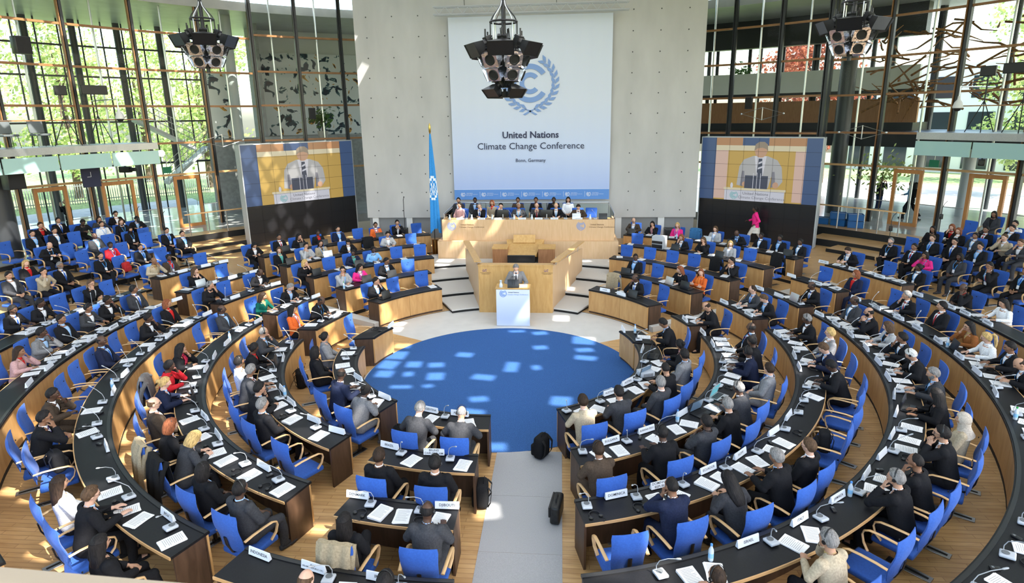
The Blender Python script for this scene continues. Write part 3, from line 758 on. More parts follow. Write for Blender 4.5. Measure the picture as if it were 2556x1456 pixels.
    # laptop: base > keyboard; lid > screen
    for nm, body in (('k', 'black_plastic'), ('s', 'laptop_silver')):
        mb = MB(); mb.rbox(.33, .235, .018, .006, 2, 0, Matrix.Translation((0, 0, .010))); FM['lap_base_' + nm] = mb.mesh('base', [body])
        mb = MB(); mb.rbox(.33, .225, .009, .004, 2, 0, Matrix.Translation((0, .1175, .018)) @ Matrix.Rotation(rad(106), 4, 'X') @ Matrix.Translation((0, .1125, 0)))
        FM['lap_lid_' + nm] = mb.mesh('lid', [body])
    mb = MB()
    for i in range(5):
        for j in range(13): mb.box(-.15 + .0232 * j, -.13 + .0232 * j, .085 - .023 * i - .018, .085 - .023 * i, .0188, .0205)
    mb.box(-.04, .04, -.095, -.045, .0188, .0192); FM['lap_keys'] = mb.mesh('keyboard', ['black_matte'])
    mb = MB(); mb.box(-.15, .15, .012, .213, .0048, .0056, 0, Matrix.Translation((0, .1175, .018)) @ Matrix.Rotation(rad(106), 4, 'X')); FM['lap_screen'] = mb.mesh('screen', ['screen_glow']); me = mb.mesh('screen', ['screen_teal']); FM['lap_screen_t'] = me; FM['lap_screen_g'] = mb.mesh('screen', ['screen_green'])
    # bottle and tumbler
    mb = MB(); mb.lathe([(.030, 0), (.032, .01), (.032, .12), (.030, .145), (.013, .185), (.013, .205)], 14); FM['bottle'] = mb.mesh('bottle', ['bottle_clear'])
    mb = MB(); mb.lathe([(.0145, .200), (.0145, .222), (.001, .2225)], 12); FM['cap'] = mb.mesh('cap', ['plain'])
    mb = MB(); mb.lathe([(.0328, .045), (.0328, .105)], 14); FM['bottle_label'] = mb.mesh('paper_label', ['bottle_blue'])
    # water jug on the podium tables
    mb = MB(); mb.lathe([(.05, 0), (.055, .02), (.05, .08), (.026, .14), (.03, .17), (.038, .20), (.034, .20), (.024, .165)], 14); FM['carafe'] = mb.mesh('carafe', ['bottle_clear'])
    # name plate: two leaning white faces on a foot
    mb = MB(); mb.prism([(-.026, 0), (.026, 0), (.006, .098), (-.006, .098)], -.165, .165, 0, Matrix(((0, 0, 1, 0), (1, 0, 0, 0), (0, 1, 0, 0), (0, 0, 0, 1)))); FM['plate'] = mb.mesh('country_plate', ['plate_white'])
    # coat over a chair back
    mb = MB(); nn = 20; vs = []; fs = []
    prof = [(.03, .60), (.02, .78), (.0, .95), (-.05, 1.065), (-.12, 1.07), (-.16, .95), (-.185, .75), (-.20, .52), (-.20, .34)]
    for i, (dy, z) in enumerate(prof):
        for j in range(nn):
            u = j / (nn - 1) * 2 - 1; hang = max(0, i - 3)
            vs.append((u * (.222 + .002 * hang), -.215 + dy - .03 * (1 - u * u) + .018 * sin(u * 9 + i * .7) * (1 if i > 4 else .4), z + (.05 * noise.noise(V3((u * 3, i, 2))) if i in (0, 8) else -.02 * u * u * (i in (3, 4)))))
    for i in range(len(prof) - 1):
        for j in range(nn - 1): fs.append((i * nn + j, i * nn + j + 1, (i + 1) * nn + j + 1, (i + 1) * nn + j))
    m = len(vs); vs += [(x * .985, y + (.012 if i < 4 * nn else .012), z - .008) for i, (x, y, z) in enumerate(vs)]; fs += [tuple(m + q for q in reversed(f)) for f in fs]
    k = len(prof)
    for j in range(nn - 1): fs.append((j, m + j, m + j + 1, j + 1)); a = (k - 1) * nn + j; fs.append((a, a + 1, m + a + 1, m + a))
    for i in range(k - 1): a = i * nn; fs.append((a, a + nn, m + a + nn, m + a)); a += nn - 1; fs.append((a, m + a, m + a + nn, a + nn))
    mb.add(vs, fs, 0, True); FM['coat'] = mb.mesh('coat', ['cloth'])
    mb = MB()
    mb.tube([(.195, -.23, 1.0), (.20, -.31, .88), (.20, -.36, .70), (.19, -.38, .52)], [(.04, .05), (.055, .045), (.05, .04), (.045, .035)], 10)
    FM['coat_sleeve'] = mb.mesh('sleeve', ['cloth'])
    # backpack / bag
    mb = MB(); mb.rbox(.32, .20, .42, .09, 4, 0, Matrix.Translation((0, 0, .21))); mb.rbox(.25, .09, .22, .04, 3, 0, Matrix.Translation((0, .115, .14))); FM['bag'] = mb.mesh('body', ['cloth'])
    mb = MB(); mb.tube([(-.06, -.03, .40), (-.05, -.04, .46), (.05, -.04, .46), (.06, -.03, .40)], [(.018, .006)] * 4, 6); 
    FM['bag_handle'] = mb.mesh('handle', ['black_matte'])
    mb = MB(); mb.tube([(.10, -.09, .38), (.11, -.15, .30), (.12, -.13, .12), (.13, -.09, .05)], [(.028, .006)] * 4, 6, side=(1, 0, 0)); FM['bag_strap'] = mb.mesh('strap', ['black_matte'])
    mb = MB(); mb.rbox(.42, .15, .30, .05, 3, 0, Matrix.Translation((0, 0, .15))); mb.rbox(.40, .03, .17, .012, 2, 0, Matrix.Translation((0, .08, .20))); FM['case'] = mb.mesh('body', ['leather'])
    mb = MB(); mb.tube([(-.08, 0, .29), (-.07, 0, .345), (.07, 0, .345), (.08, 0, .29)], .011, 8); FM['case_handle'] = mb.mesh('handle', ['black_matte'])

CHAIR_BLUE = (.032, .105, .42)
def chair(x, y, z, face, label, group='blue armchairs of the delegates', plate=True, coat=None, arms=True):
    c = thing('armchair', label, 'chair', (x, y, z), rad(face), group)
    v = .9 + .2 * ((hash_(x * 11 + y) % 100) / 100); col = tuple(q * v for q in CHAIR_BLUE)
    obj('seat', FM['seat'], c, col=col); obj('backrest', FM['backrest'], c, col=col); obj('back_support', FM['back_support'], c)
    for s in (1, -1): obj('armrest', FM['armrest'], c, scale=(s, 1, 1))
    obj('column', FM['column'], c)
    if plate: obj('floor_plate', FM['floor_plate'], c)
    return c
COATS = dict(T=((.36, .29, .19), 'beige'), K=((.012, .012, .013), 'black'), G=((.17, .16, .155), 'grey'), L=((.04, .14, .30), 'blue'), W=((.6, .57, .54), 'pale'), R=((.5, .03, .03), 'red'))
def coat(x, y, z, face, k, where):
    c = thing('coat', COATS[k][1] + ' coat over the armchair ' + where, 'coat', (x, y, z), rad(face), 'coats left on armchairs')
    obj('back_panel', FM['coat'], c, col=COATS[k][0])
    for s in (1, -1): obj('sleeve', FM['coat_sleeve'], c, col=tuple(q * .9 for q in COATS[k][0]), scale=(s, 1, 1))
    return c
def bag(x, y, z, face, label, col=(.013, .013, .014), kind='bag', s=1.):
    c = thing('backpack' if kind == 'bag' else 'briefcase', label, 'bag', (x, y, z), rad(face), 'bags put down in the hall'); c.scale = (s, s, s)
    if kind == 'bag':
        obj('body', FM['bag'], c, col=col); obj('handle', FM['bag_handle'], c)
        for q in (1, -1): obj('strap', FM['bag_strap'], c, scale=(q, 1, 1))
    else: obj('body', FM['case'], c, col=col); obj('handle', FM['case_handle'], c)
    return c
def mic(x, y, z, face, label, mirror=1, tall=False):
    c = thing('microphone_unit', label, 'microphone', (x, y, z), rad(face), 'microphone units on the desks')
    obj('base', FM['mic_base'], c); obj('speaker_grille', FM['mic_grille'], c); [obj('button', FM['mic_button'], c, scale=(q, 1, 1)) for q in (1, -1)]
    n = obj('gooseneck', FM['mic_neck'], c); n.rotation_euler = (0, 0, rad(35 * mirror)); obj('microphone_head', FM['mic_head'], n)
    return c
def laptop(x, y, z, face, label, kind='k', scr=''):
    c = thing('laptop', label, 'laptop', (x, y, z), rad(face), 'laptops on the desks')
    b = obj('base', FM['lap_base_' + kind], c); obj('keyboard', FM['lap_keys'], b)
    l = obj('lid', FM['lap_lid_' + kind], c); obj('screen', FM['lap_screen' + scr], l)
    return c
def item(kind, name, cat, x, y, z, face, label, group, col=None, s=1.):
    o = obj(name, FM[kind], None, (x, y, z), rad(face), col=col); o.scale = (s, s, s)
    return tag(o, label, cat, group)
def bottle(x, y, z, label, capcol=(.1, .3, .7)):
    c = thing('water_bottle', label, 'bottle', (x, y, z), 0, 'water bottles on the desks')
    obj('bottle_body', FM['bottle'], c); obj('cap', FM['cap'], c, col=capcol); obj('paper_label', FM['bottle_label'], c)
    return c
def plate(x, y, z, face, txt, label, s=1.):
    """country sign; its front looks towards face"""
    c = obj('country_sign', FM['plate'], None, (x, y, z), rad(face)); c.scale = (s, s, s)
    tag(c, label, 'sign', 'white name signs on the desks')
    if txt:
        me, w = TEXT[txt]
        if not me.materials: me.materials.append(MATS['plate_ink'])
        k = min(.052, .29 / w)
        for q in (0, 1):
            M = Matrix.Rotation(pi * q, 4, 'Z') @ Matrix.Translation((0, -.0168, .052)) @ Matrix.Rotation(pi / 2 - rad(11.5), 4, 'X') @ Matrix.Scale(k, 4)
            obj('lettering', me, c, M=M)
    return c
SEATS = {
 'R1': '''22.0 4.93 c T w - 1 sd -|31.2 4.84 c D w - 2 sk -|41.3 4.82 b D w - 1 sg g|48.8 4.67 t K k - 2 hk -|58.8 4.50 b G l - 3 sk n|66.9 4.41 t K p - 3 uk n|84.6 4.07 w K l - 3 sk ng''',
 'R2U': '''99.9 5.41 w K k - 2 bd -''',
 'R2': '''18.5 6.34 c B w - 3 sd e|28.6 6.29 t K w - 4 ak e|36.5 6.20 a D k - 4 ak -|43.8 6.20 t K w - 2 sg g|50.5 6.03 t D w - 4 sg e|61.3 6.05 b G l - 1 sd n|68.4 5.74 t N w - 4 ak e|74.7 5.80 t K k - 4 ak -|83.5 5.70 b K l r 4 bk ne''',
 'R3U': '''103.9 7.18 w K l - 1 sn n|109.0 7.15 t D l b 1 hd g''',
 'R3': '''16.8 7.48 e|22.9 7.47 p N w - 3 hk -|29.8 7.61 w D w - 2 lk e|36.4 7.60 t K l - 3 sg -|41.2 7.52 b K w - 1 sn g|51.3 7.33 e bag|56.7 7.32 e|62.6 7.30 e|67.6 7.35 w K w - 4 ak g|75.6 7.29 w N l - 1 sn g|82.1 7.29 b G w - 1 sy g|89.9 7.30 t K w - 4 sg e''',
 'R4U': '''107.2 8.82 t K w b 4 bk -''',
 'R4': '''19.8 9.05 t K w - 2 hd e|29.5 9.05 c T t - 2 sg e|36.2 8.84 e|41.6 8.82 c K w - 2 sg e|45.8 8.84 c K k - 3 hk -|52.7 8.94 p K w - 2 sk eg|57.9 8.98 b T t - 2 jt -|62.9 8.82 t K k - 3 lk -|68.8 8.87 t D l - 2 sg nz|75.2 8.82 w K w - 2 sw e|81.1 8.82 c K w - 3 sk n|86.0 8.82 t S k - 1 on n|91.7 8.82 p K w - 2 bk gnz|97.8 8.82 b D w - 4 bk n''',
 'R5U': '''110.1 10.54 b N r - 2 or -|117.0 10.54 e''',
 'R5': '''74.4 10.51 w K w - 2 bd n|78.6 10.53 t K w - 3 sk n|82.4 10.44 t W w - 1 py g|85.9 10.44 c U t - 2 lk g|93.0 10.44 b K w r 2 sk -|98.4 10.44 c K w r 2 sg n|103.2 10.44 e''',
 'R6U': '''109.0 12.56 b K w - 4 uk n|114.3 12.56 e|119.9 12.79 w K w - 1 sd gn''',
 'R6': '''93.4 12.09 t W w - 2 lk -|99.1 12.06 c K r - 4 bk -''',
 'A1': '''102.8 14.54 b K l b 3 sk n|105.5 14.28 c K w r 3 sk n|110.4 14.49 b D k - 4 ok n|112.9 14.05 c M m - 3 ok n|115.9 14.35 x K w r 3 sk n|119.7 14.60 x K k - 1 sg nz''',
 'A2': '''109.4 16.72 c D w - 2 sn -|111.3 15.62 b K l - 2 sk gn|111.7 16.98 c T w - 1 sn -|113.9 15.48 b K w b 2 sk g|116.5 15.43 x K l b 1 sn gn|118.8 16.46 b K k - 3 lk -|119.9 15.58 e''',
 'A3': '''113.1 17.76 b K w - 2 sk n|114.2 16.54 x D w - 3 uk n|115.3 17.58 b K w r 3 sk -|116.5 16.75 b K w - 1 or g|118.3 17.46 c K r - 1 or -''',
 'A4': '''114.5 18.63 b W w - 2 sk n|118.0 19.49 b D k - 3 lk -|119.4 18.73 e''',
 'F1R': '''145.9 5.16 e coatT|133.7 5.16 c K w b 4 bk -|126.6 5.17 e''',
 'F2R': '''145.2 6.74 b K l - 4 ak n|139.8 6.74 e|130.0 6.74 t K k - 1 lr -|124.6 6.78 a O k - 1 lr f''',
 'F3R': '''154.1 8.46 e|148.3 8.46 e|142.6 8.46 e|137.1 8.46 e|131.8 8.46 e coatK|125.7 8.46 p K w - 2 sk -''',
 'F4R': '''154.7 10.08 e|144.1 10.08 c K w - 2 or n|139.2 10.08 c K k - 2 ln -|133.9 10.08 b S w - 1 oy e|130.3 10.08 e|124.7 10.08 e coatK''',
 'F5R': '''157.9 11.88 t B w - 1 bn gn|153.7 11.67 c K p - 2 lk e|148.9 11.66 b M p - 1 ly n|145.8 11.66 e coatL|141.4 11.66 b S w - 1 on n|136.5 11.66 w K l b 4 bk n|132.6 11.66 b K w - 4 uk n|129.1 11.66 b K l - 4 uk n|125.4 11.66 b K w - 4 uk n''',
 'F1L': '''-146.3 5.33 e|-135.7 5.16 e|-126.1 5.21 c K w - 2 sk n''',
 'F2L': '''-146.4 6.74 e|-138.8 6.74 t K w - 3 sk gn|-130.5 6.74 t M w - 2 lk n|-125.1 6.74 c S l - 2 sk g''',
 'F3L': '''-153.4 8.52 e|-147.8 8.54 e|-140.9 8.46 t L l - 4 uk -|-136.0 8.54 t N e - 4 uk -|-130.8 8.49 e|-123.3 8.46 c K k - 1 oy -''',
 'F4L': '''-154.0 10.16 e|-147.9 10.08 t S w - 2 sk -|-144.4 10.25 e coatK|-138.8 10.08 w K w - 2 ok -|-133.3 10.08 b T k - 2 lk n|-129.6 10.08 c S s - 2 sk e|-124.4 10.08 b K e - 1 on g''',
 'F5L': '''-156.8 11.89 e|-152.4 11.88 p K w - 2 sk e|-147.9 11.66 b O w - 3 sk n|-145.0 11.89 e|-140.3 11.66 b N l - 2 sk n|-136.3 11.66 b K r - 4 uk g|-132.3 11.72 c K k - 2 lk -|-128.8 11.66 b K w r 3 sk -|-123.7 11.77 w K w - 2 ok g''',
 'L1': '''-27.9 4.77 w G w - 4 uk -|-37.4 4.64 t N w - 4 bk -|-57.6 4.40 b K k - 3 ok -|-69.4 4.13 b G g - 2 uk -''',
 'L1U': '''-93.6 3.68 e''',
 'L1C': '''-2.6 5.10 w D w - 2 bg e|-11.5 5.06 w D w - 1 sg g''',
 'L2U': '''-94.1 5.48 b O w - 2 lk n|-102.3 5.39 w K k - 4 bk n''',
 'L2': '''-27.5 6.07 e|-36.8 6.02 b K l - 2 sg -|-43.6 5.97 c K l - 2 sk -|-52.8 5.88 t D w r 3 sg g|-59.0 5.85 b W w - 3 sk e|-67.0 5.76 t K r - 4 uk -|-75.7 5.70 c D l - 2 hg eg''',
 'L2C': '''-3.0 6.37 b K w - 2 sk e|-10.7 6.32 b K w - 3 sd -''',
 'L3U': '''-102.6 7.17 t E t - 2 ld -|-110.3 7.14 w K l - 1 sg g''',
 'L3': '''-21.2 7.62 b D l - 4 ak e|-27.9 7.55 b K l - 4 ok e|-36.5 7.43 w D w - 1 oy g coatK|-41.4 7.46 t K w - 1 or e coatT|-48.4 7.36 b B w - 1 bn g|-56.0 7.32 t N l - 1 uy -|-62.2 7.30 c R r - 4 ak - coatG|-70.8 7.28 c K r - 2 lk f|-85.9 7.22 e|-91.1 7.21 b D l - 4 bk -''',
 'L3C': '''-1.7 7.56 t D l - 4 bk e|-9.0 7.64 x K k - 2 lk - coatT''',
 'L4U': '''-103.7 9.17 c K k - 2 sg e|-109.0 9.17 e|-115.0 9.17 w K w - 4 bk g''',
 'L4': '''-25.0 9.05 b K k - 2 lk -|-31.9 8.88 t K l - 1 sn g|-36.5 8.86 b W w - 2 ld -|-47.6 8.82 e bag|-51.4 9.05 c K w m 3 sk g|-57.8 9.05 c B w - 4 ak -|-66.0 8.82 e|-70.4 8.82 e|-74.9 8.82 b N l b 4 bk -|-81.3 8.82 e|-85.5 8.82 c K w - 4 ak -|-93.3 8.96 b K r - 2 or g''',
 'L4C': '''-2.5 8.82 t K w - 2 sk e|-8.0 8.90 t K w - 1 bn -''',
 'L5U': '''-109.6 10.89 p K k - 1 ln e|-116.2 10.89 e''',
 'L6U': '''-109.6 12.81 c T t - 3 bn -|-112.5 12.81 b B r - 4 uk n|-118.0 12.81 e''',
 'L5': '''-73.3 10.44 c P r - 3 ld -|-78.7 10.54 c G l - 4 ak -|-83.9 10.53 b K l - 3 sk -|-88.5 10.67 t D w - 3 sk e|-92.0 10.67 c K w - 4 ak -|-97.1 10.51 b D w b 3 sk e''',
 'L6': '''-86.4 12.25 t K w b 4 sk -|-89.3 12.06 t K w - 4 ak -|-94.7 12.29 e|-97.9 12.29 c K w - 2 sn g|-101.4 12.16 e''',
 'B1': '''-97.7 14.96 b D w - 2 sk -|-100.2 14.66 c T w - 2 sk -|-101.3 15.55 b K r - 1 ly e|-102.9 14.70 b K w b 3 sg gz|-108.3 14.81 x K k - 2 sk n|-109.5 16.10 e|-111.0 14.74 e bagR|-113.9 14.95 x K l b 2 sk n|-116.5 14.72 e|-120.2 15.11 x K l - 2 sk n''',
 'B2': '''-106.3 18.63 e|-107.3 17.26 w K k - 1 bg n|-109.7 17.08 e|-111.8 15.78 b R w - 4 uk n|-112.0 16.77 b D l - 4 bk n|-114.5 16.18 e|-117.9 16.44 e|-120.3 16.39 b K l b 2 sk n''',
 'B3': '''-108.4 18.48 b K l - 2 sk n|-110.6 18.45 b K w - 2 sk n|-112.7 18.28 e|-114.9 17.44 e|-115.6 18.36 x W w - 2 sk n|-117.3 17.39 b K k - 2 jk n|-119.7 17.65 e''',
 'B4': '''-110.5 19.43 c K r - 2 sd -|-113.3 19.94 x K w b 2 sk e|-114.1 19.03 w K k - 4 sk -|-116.5 19.37 c D k - 2 od -|-117.8 18.36 b K k - 1 ln n|-118.8 19.67 t K w - 2 sk g|-120.0 18.88 w K l - 2 sk n''',
}
SIGNS = {
 'R1': '''36.3 AUSTRALIA|44.8 AUSTRIA|72.8 -|95.0 -''',
 'R2U': '''102.8 CHILE''',
 'R2': '''24.2 BULGARIA|31.9 BURKINA FASO|41.8 -|82.8 -|91.4 CHINA''',
 'R3U': '''103.4 FINLAND|112.9 FRANCE''',
 'R3': '''18.9 DOMINICA|24.9 DOMINICAN REPUBLIC|32.3 ECUADOR|38.5 EGYPT|47.4 -|53.5 -|73.5 -|79.1 -|90.3 FIJI''',
 'R4U': '''111.5 -|116.9 LIBYA''',
 'R4': '''26.8 ISRAEL|33.1 ITALY|39.0 JAMAICA|45.2 -|50.2 -|55.6 -|61.8 -|67.1 -|72.8 -|78.3 -|83.6 -|89.5 LATVIA|94.4 LEBANON|99.7 LESOTHO''',
 'R5U': '''113.9 ROMANIA|119.4 -''',
 'R5': '''71.1 -|76.6 -|81.3 PERU|86.4 POLAND|91.2 PORTUGAL|95.4 QATAR|100.3 REPUBLIC OF KOREA|104.8 -''',
 'R6U': '''112.0 ZAMBIA|116.4 ZIMBABWE|121.6 HOLY SEE''',
 'R6': '''91.6 VANUATU|95.3 VENEZUELA|97.8 VIET NAM|103.2 YEMEN''',
 'F1R': '''134.8 -|142.4 CHAIR''',
 'L1U': '''-96.7 -''',
 'L2U': '''-102.9 -''',
 'L3U': '''-114.8 -''',
 'L4U': '''-106.1 -|-116.4 -''',
 'L5U': '''-110.3 -|-114.6 -|-119.0 -''',
 'L6U': '''-112.3 -|-116.3 -|-119.4 -''',
 'L3': '''-27.4 -|-40.1 -|-47.5 RUS|-67.8 -|-74.0 -|-81.0 -|-94.4 -''',
 'L4': '''-27.5 INDIA|-46.1 -|-62.6 -|-68.7 -|-78.9 -|-84.5 -|-90.4 -|-95.9 -''',
 'L5': '''-68.0 -|-72.8 -|-77.8 MALTA|-82.5 MALI|-87.2 MALDIVES|-91.6 MALAYSIA|-96.9 MALAWI|-100.7 -''',
 'L6': '''-84.3 SENEGAL|-88.5 SAUDI ARABIA|-92.4 -|-95.9 SAN MARINO''',
 'L2': '''-25.9 -|-32.8 -|-42.8 -|-49.9 -|-68.6 -|-77.1 -''',
 'L1': '''-28.1 -|-44.2 -''',
 'L1C': '''-5.1 ARMENIA|-13.0 ARGENTINA''',
 'L2C': '''-6.0 BRUNEI DARUSSALAM|-14.1 BRAZIL''',
 'L3C': '''-1.0 DJIBOUTI|-12.1 DENMARK''',
 'L4C': '''-4.4 IRAQ|-10.2 IRAN|-15.5 INDONESIA''',
}
# ---------------------------------------------------------------- hall geometry, metres; +Y runs from the ring's centre to the podium
TZ = dict(R1=.735, R2=.735, R3=.745, R4=.805, R5=.885, R6=.985, F1=.745, F2=.86, F3=.95, F4=1.08, F5=1.18)
FZ = dict(R1=0, R2=0, R3=.01, R4=.07, R5=.15, R6=.25, F1=.01, F2=.12, F3=.21, F4=.34, F5=.44)
def rowkey(row): return row[:2].replace('L', 'R')
def rfront(row, a):
    c = cos(rad(a)); k = rowkey(row)
    b = {'R1': 2.97 + 1.14 * c, 'R2': 4.76 + .62 * c, 'R3': 6.45 + .2 * c, 'R4': 8.06, 'R5': 9.68, 'R6': 11.3, 'F1': 4.4, 'F2': 5.98, 'F3': 7.7, 'F4': 9.32, 'F5': 10.9}[k]
    return b + {'L4U': .35, 'R5U': .1, 'L5U': .45, 'R6U': .5, 'L6U': .75}.get(row, 0)
DD = .52       # depth of a desk top

def floors():
    mb = MB(); mb.sector(-180, 180, 0, 5.2, -.2, 0, 0); struct(mb.ob('floor_centre', 'cream_floor'))
    ring = [('R1', 0.003), ('R2', .006), ('R3', .01), ('R4', .07), ('R5', .15), ('R6', .25)]
    mb = MB()
    for i, (k, z) in enumerate(ring):
        nx = (lambda a, q=ring[i + 1][0]: rfront(q, a)) if i < 5 else 13.5
        mb.sector(-118, 118, lambda a, q=k: rfront(q, a) + (.02 if q == 'R1' else 0), nx, -.3, z, 0, mside=(1, 0))
    for i, (r0, r1, z) in enumerate(((13.5, 15.1, .33), (15.1, 16.4, .5), (16.4, 17.7, .67), (17.7, 19, .84))):
        for s in (1, -1): mb.sector(s * 60, s * 122.5, r0, r1, -.3, z, 0, mside=(1, 0))
    struct(mb.ob('floor_wings', ['parquet', 'black_riser']))
    mb = MB(); fr = [4.36, 5.94, 7.66, 9.28, 10.86, 17.5]; fz = [.12, .23, .34, .44, .50]
    fz = [FZ['F%d' % k] for k in range(1, 6)]
    for k in range(5):
        mb.sector(118, 242, fr[k], fr[k + 1], -.3, fz[k], 0, mside=(1, 0))
    struct(mb.ob('floor_front', ['parquet', 'black_riser']))
    # grey treads either side of the podium and grey runners along the radial aisles
    mb = MB(); tz = [.12, .24, .36, .48, .56]; tr = [4.05, 5.45, 6.95, 8.35, 9.9]
    for s in (1, -1):
        for k in range(4):
            mb.sector(s * 151.5, s * 172, tr[k], tr[k + 1], tz[k] - .045, tz[k], 0, mside=(0, 0))
            mb.sector(s * 151.8, s * 171.7, tr[k] + .03, tr[k + 1], 0, tz[k] - .045, 1, mside=(1, 1))
    mb.sector(172, 188, 6.2, 9.9, -.1, .56, 0); mb.sector(150, 210, 9.6, 9.9, 0, .56, 0)
    struct(mb.ob('floor_podium_treads', ['tread_carpet', 'black_riser']))
    mb = MB()
    for s in (1, -1):
        rr = [4.5] + [rfront(k, 118) for k in ('R2', 'R3', 'R4', 'R5', 'R6')] + [13.5]
        for i, k in enumerate(('R1', 'R2', 'R3', 'R4', 'R5', 'R6')): mb.sector(s * 118.2, s * 121.5, rr[i], rr[i + 1], 0, FZ[k] + .16 + .01 * i, 0)
    struct(mb.ob('floor_aisle_treads', 'tread_carpet'))
    # light runner up the carpet aisle, laid ring by ring
    mb = MB(); ys = [-4.05] + [-rfront(k, 8) for k in ('R2', 'R3', 'R4', 'R5', 'R6')] + [-13]
    for i in range(6):
        z = ring[max(0, i)][1] + .006
        mb.box(.27, 1.44, ys[i + 1] + .004, ys[i] - .004, z - .03, z, 0)
    struct(mb.ob('floor_aisle_runner', 'grey_carpet'))
    n = 96; mb = MB(); mb.prism([(.08 + 3.22 * cos(2 * pi * k / n), -.92 + 3.22 * sin(2 * pi * k / n)) for k in range(n)], .001, .012)
    tag(mb.ob('round_carpet', 'blue_carpet'), 'round blue carpet in the middle of the hall floor', 'carpet')

ROWNAME = {}
def rowname(row):
    side = 'right' if row[0] in 'RA' or row.endswith('R') else 'left'
    if row[0] == 'F': return ORD[int(row[1]) - 1] + ' ' + side + ' front'
    if row[0] in 'AB': return ORD[int(row[1]) - 1] + ' ' + side + ' back'
    if row.endswith('C'): return ORD[int(row[1]) - 1] + ' middle'
    return ORD[int(row[1]) - 1] + ' ' + side + (' side' if row.endswith('U') else '')
DESKS = [('R1', 19.4, 79, ''), ('R1', 81, 95, 'far '), ('R2', 17, 90, ''), ('R2U', 98.8, 108.7, ''), ('R3', 14, 94.5, ''), ('R3U', 101, 114.7, ''), ('R4', 11.8, 100.6, ''), ('R4U', 105, 117.4, ''), ('R5', 8, 104.8, ''), ('R5U', 109.3, 119, ''), ('R6', 62, 104, ''), ('R6U', 108, 121, ''),
 ('L1', 24.5, 72.5, ''), ('L1U', 81.6, 95.7, ''), ('L2', 23.3, 82.7, ''), ('L2U', 90.7, 108, ''), ('L3', 19.7, 94.4, ''), ('L3U', 100.3, 114.9, ''), ('L4', 22.4, 95, ''), ('L4U', 102.4, 118, ''), ('L5', 32, 98, ''), ('L5U', 104.8, 120.8, ''), ('L6', 66, 102.8, ''), ('L6U', 108.2, 119.9, ''),
 ('L1C', 14.7, -2.4, ''), ('L2C', 15.6, -1.3, ''), ('L3C', 13.1, -.3, ''), ('L4C', 17.5, -1.5, ''),
 ('F1R', 120, 149, ''), ('F2R', 120.7, 150.3, ''), ('F3R', 122.3, 156, ''), ('F4R', 123, 156.5, ''), ('F5R', 123.4, 158.8, ''), ('F1L', 120.5, 149, ''), ('F2L', 121.5, 151, ''), ('F3L', 122.5, 155.6, ''), ('F4L', 123, 156, ''), ('F5L', 123.6, 158.6, '')]
FACEZ = dict(R1=0, R2=.006, R3=.006, R4=.01, R5=.07, R6=.15, F1=0, F2=.01, F3=.12, F4=.21, F5=.34)
def desk(row, a0, a1, pre):
    s = -1 if row[0] == 'L' or (row[0] == 'F' and row[2] == 'L') else 1
    a0 *= s; a1 *= s
    if a0 > a1: a0, a1 = a1, a0
    k = rowkey(row); zt = TZ[k]; zb = FACEZ[k]; zi = FZ[k]
    f = lambda d: (lambda a: rfront(row, a) + d)
    am = (a0 + a1) / 2
    t = thing('conference_desk', 'curved black-topped conference desk of the ' + pre + rowname(row) + ' row', 'desk', (*pol(rfront(row, am), am), zb), 0, 'curved conference desks')
    M0 = Matrix.Translation(-t.location)
    def put(name, mb, mats):
        mb.v = [tuple(M0 @ V3(v)) for v in mb.v]; return obj(name, mb.mesh(name, mats), t)
    mb = MB(); mb.sector(a0, a1, f(-.02), f(DD - .014), zt - .035, zt, 0, 1.5); mb.sector(a0, a1, f(DD - .014), f(DD), zt - .036, zt + .001, 1, 1.5)
    mb.sector(a0, a1, f(.0), f(.05), zt, zt + .012, 2, 1.5)
    put('tabletop', mb, ['desk_black', 'edge_wood', 'black_plastic'])
    mb = MB(); L = rad(a1 - a0) * rfront(row, am); n = max(1, round(L / 1.45)); g = .004 / rfront(row, am) * 57
    for i in range(n):
        b0 = a0 + (a1 - a0) * i / n + g; b1 = a0 + (a1 - a0) * (i + 1) / n - g
        mb.sector(b0, b1, f(.0), f(.03), zb + .075, zt - .035, 0, 1.5)
    put('front_panel', mb, ['desk_veneer'])
    mb = MB(); mb.sector(a0, a1, f(.035), f(.06), zb, zt - .04, 0, 3); put('plinth', mb, ['dark_veneer'])
    for q, b in ((a0, 1), (a1, -1)):
        w = .03 / rfront(row, am) * 57.3 * b
        mb = MB(); mb.sector(min(q, q + w), max(q, q + w), f(.05), f(DD - .05), zb if zb < zi else zi, zt - .035, 0, 5); put('end_panel', mb, ['dark_veneer'])
    return t

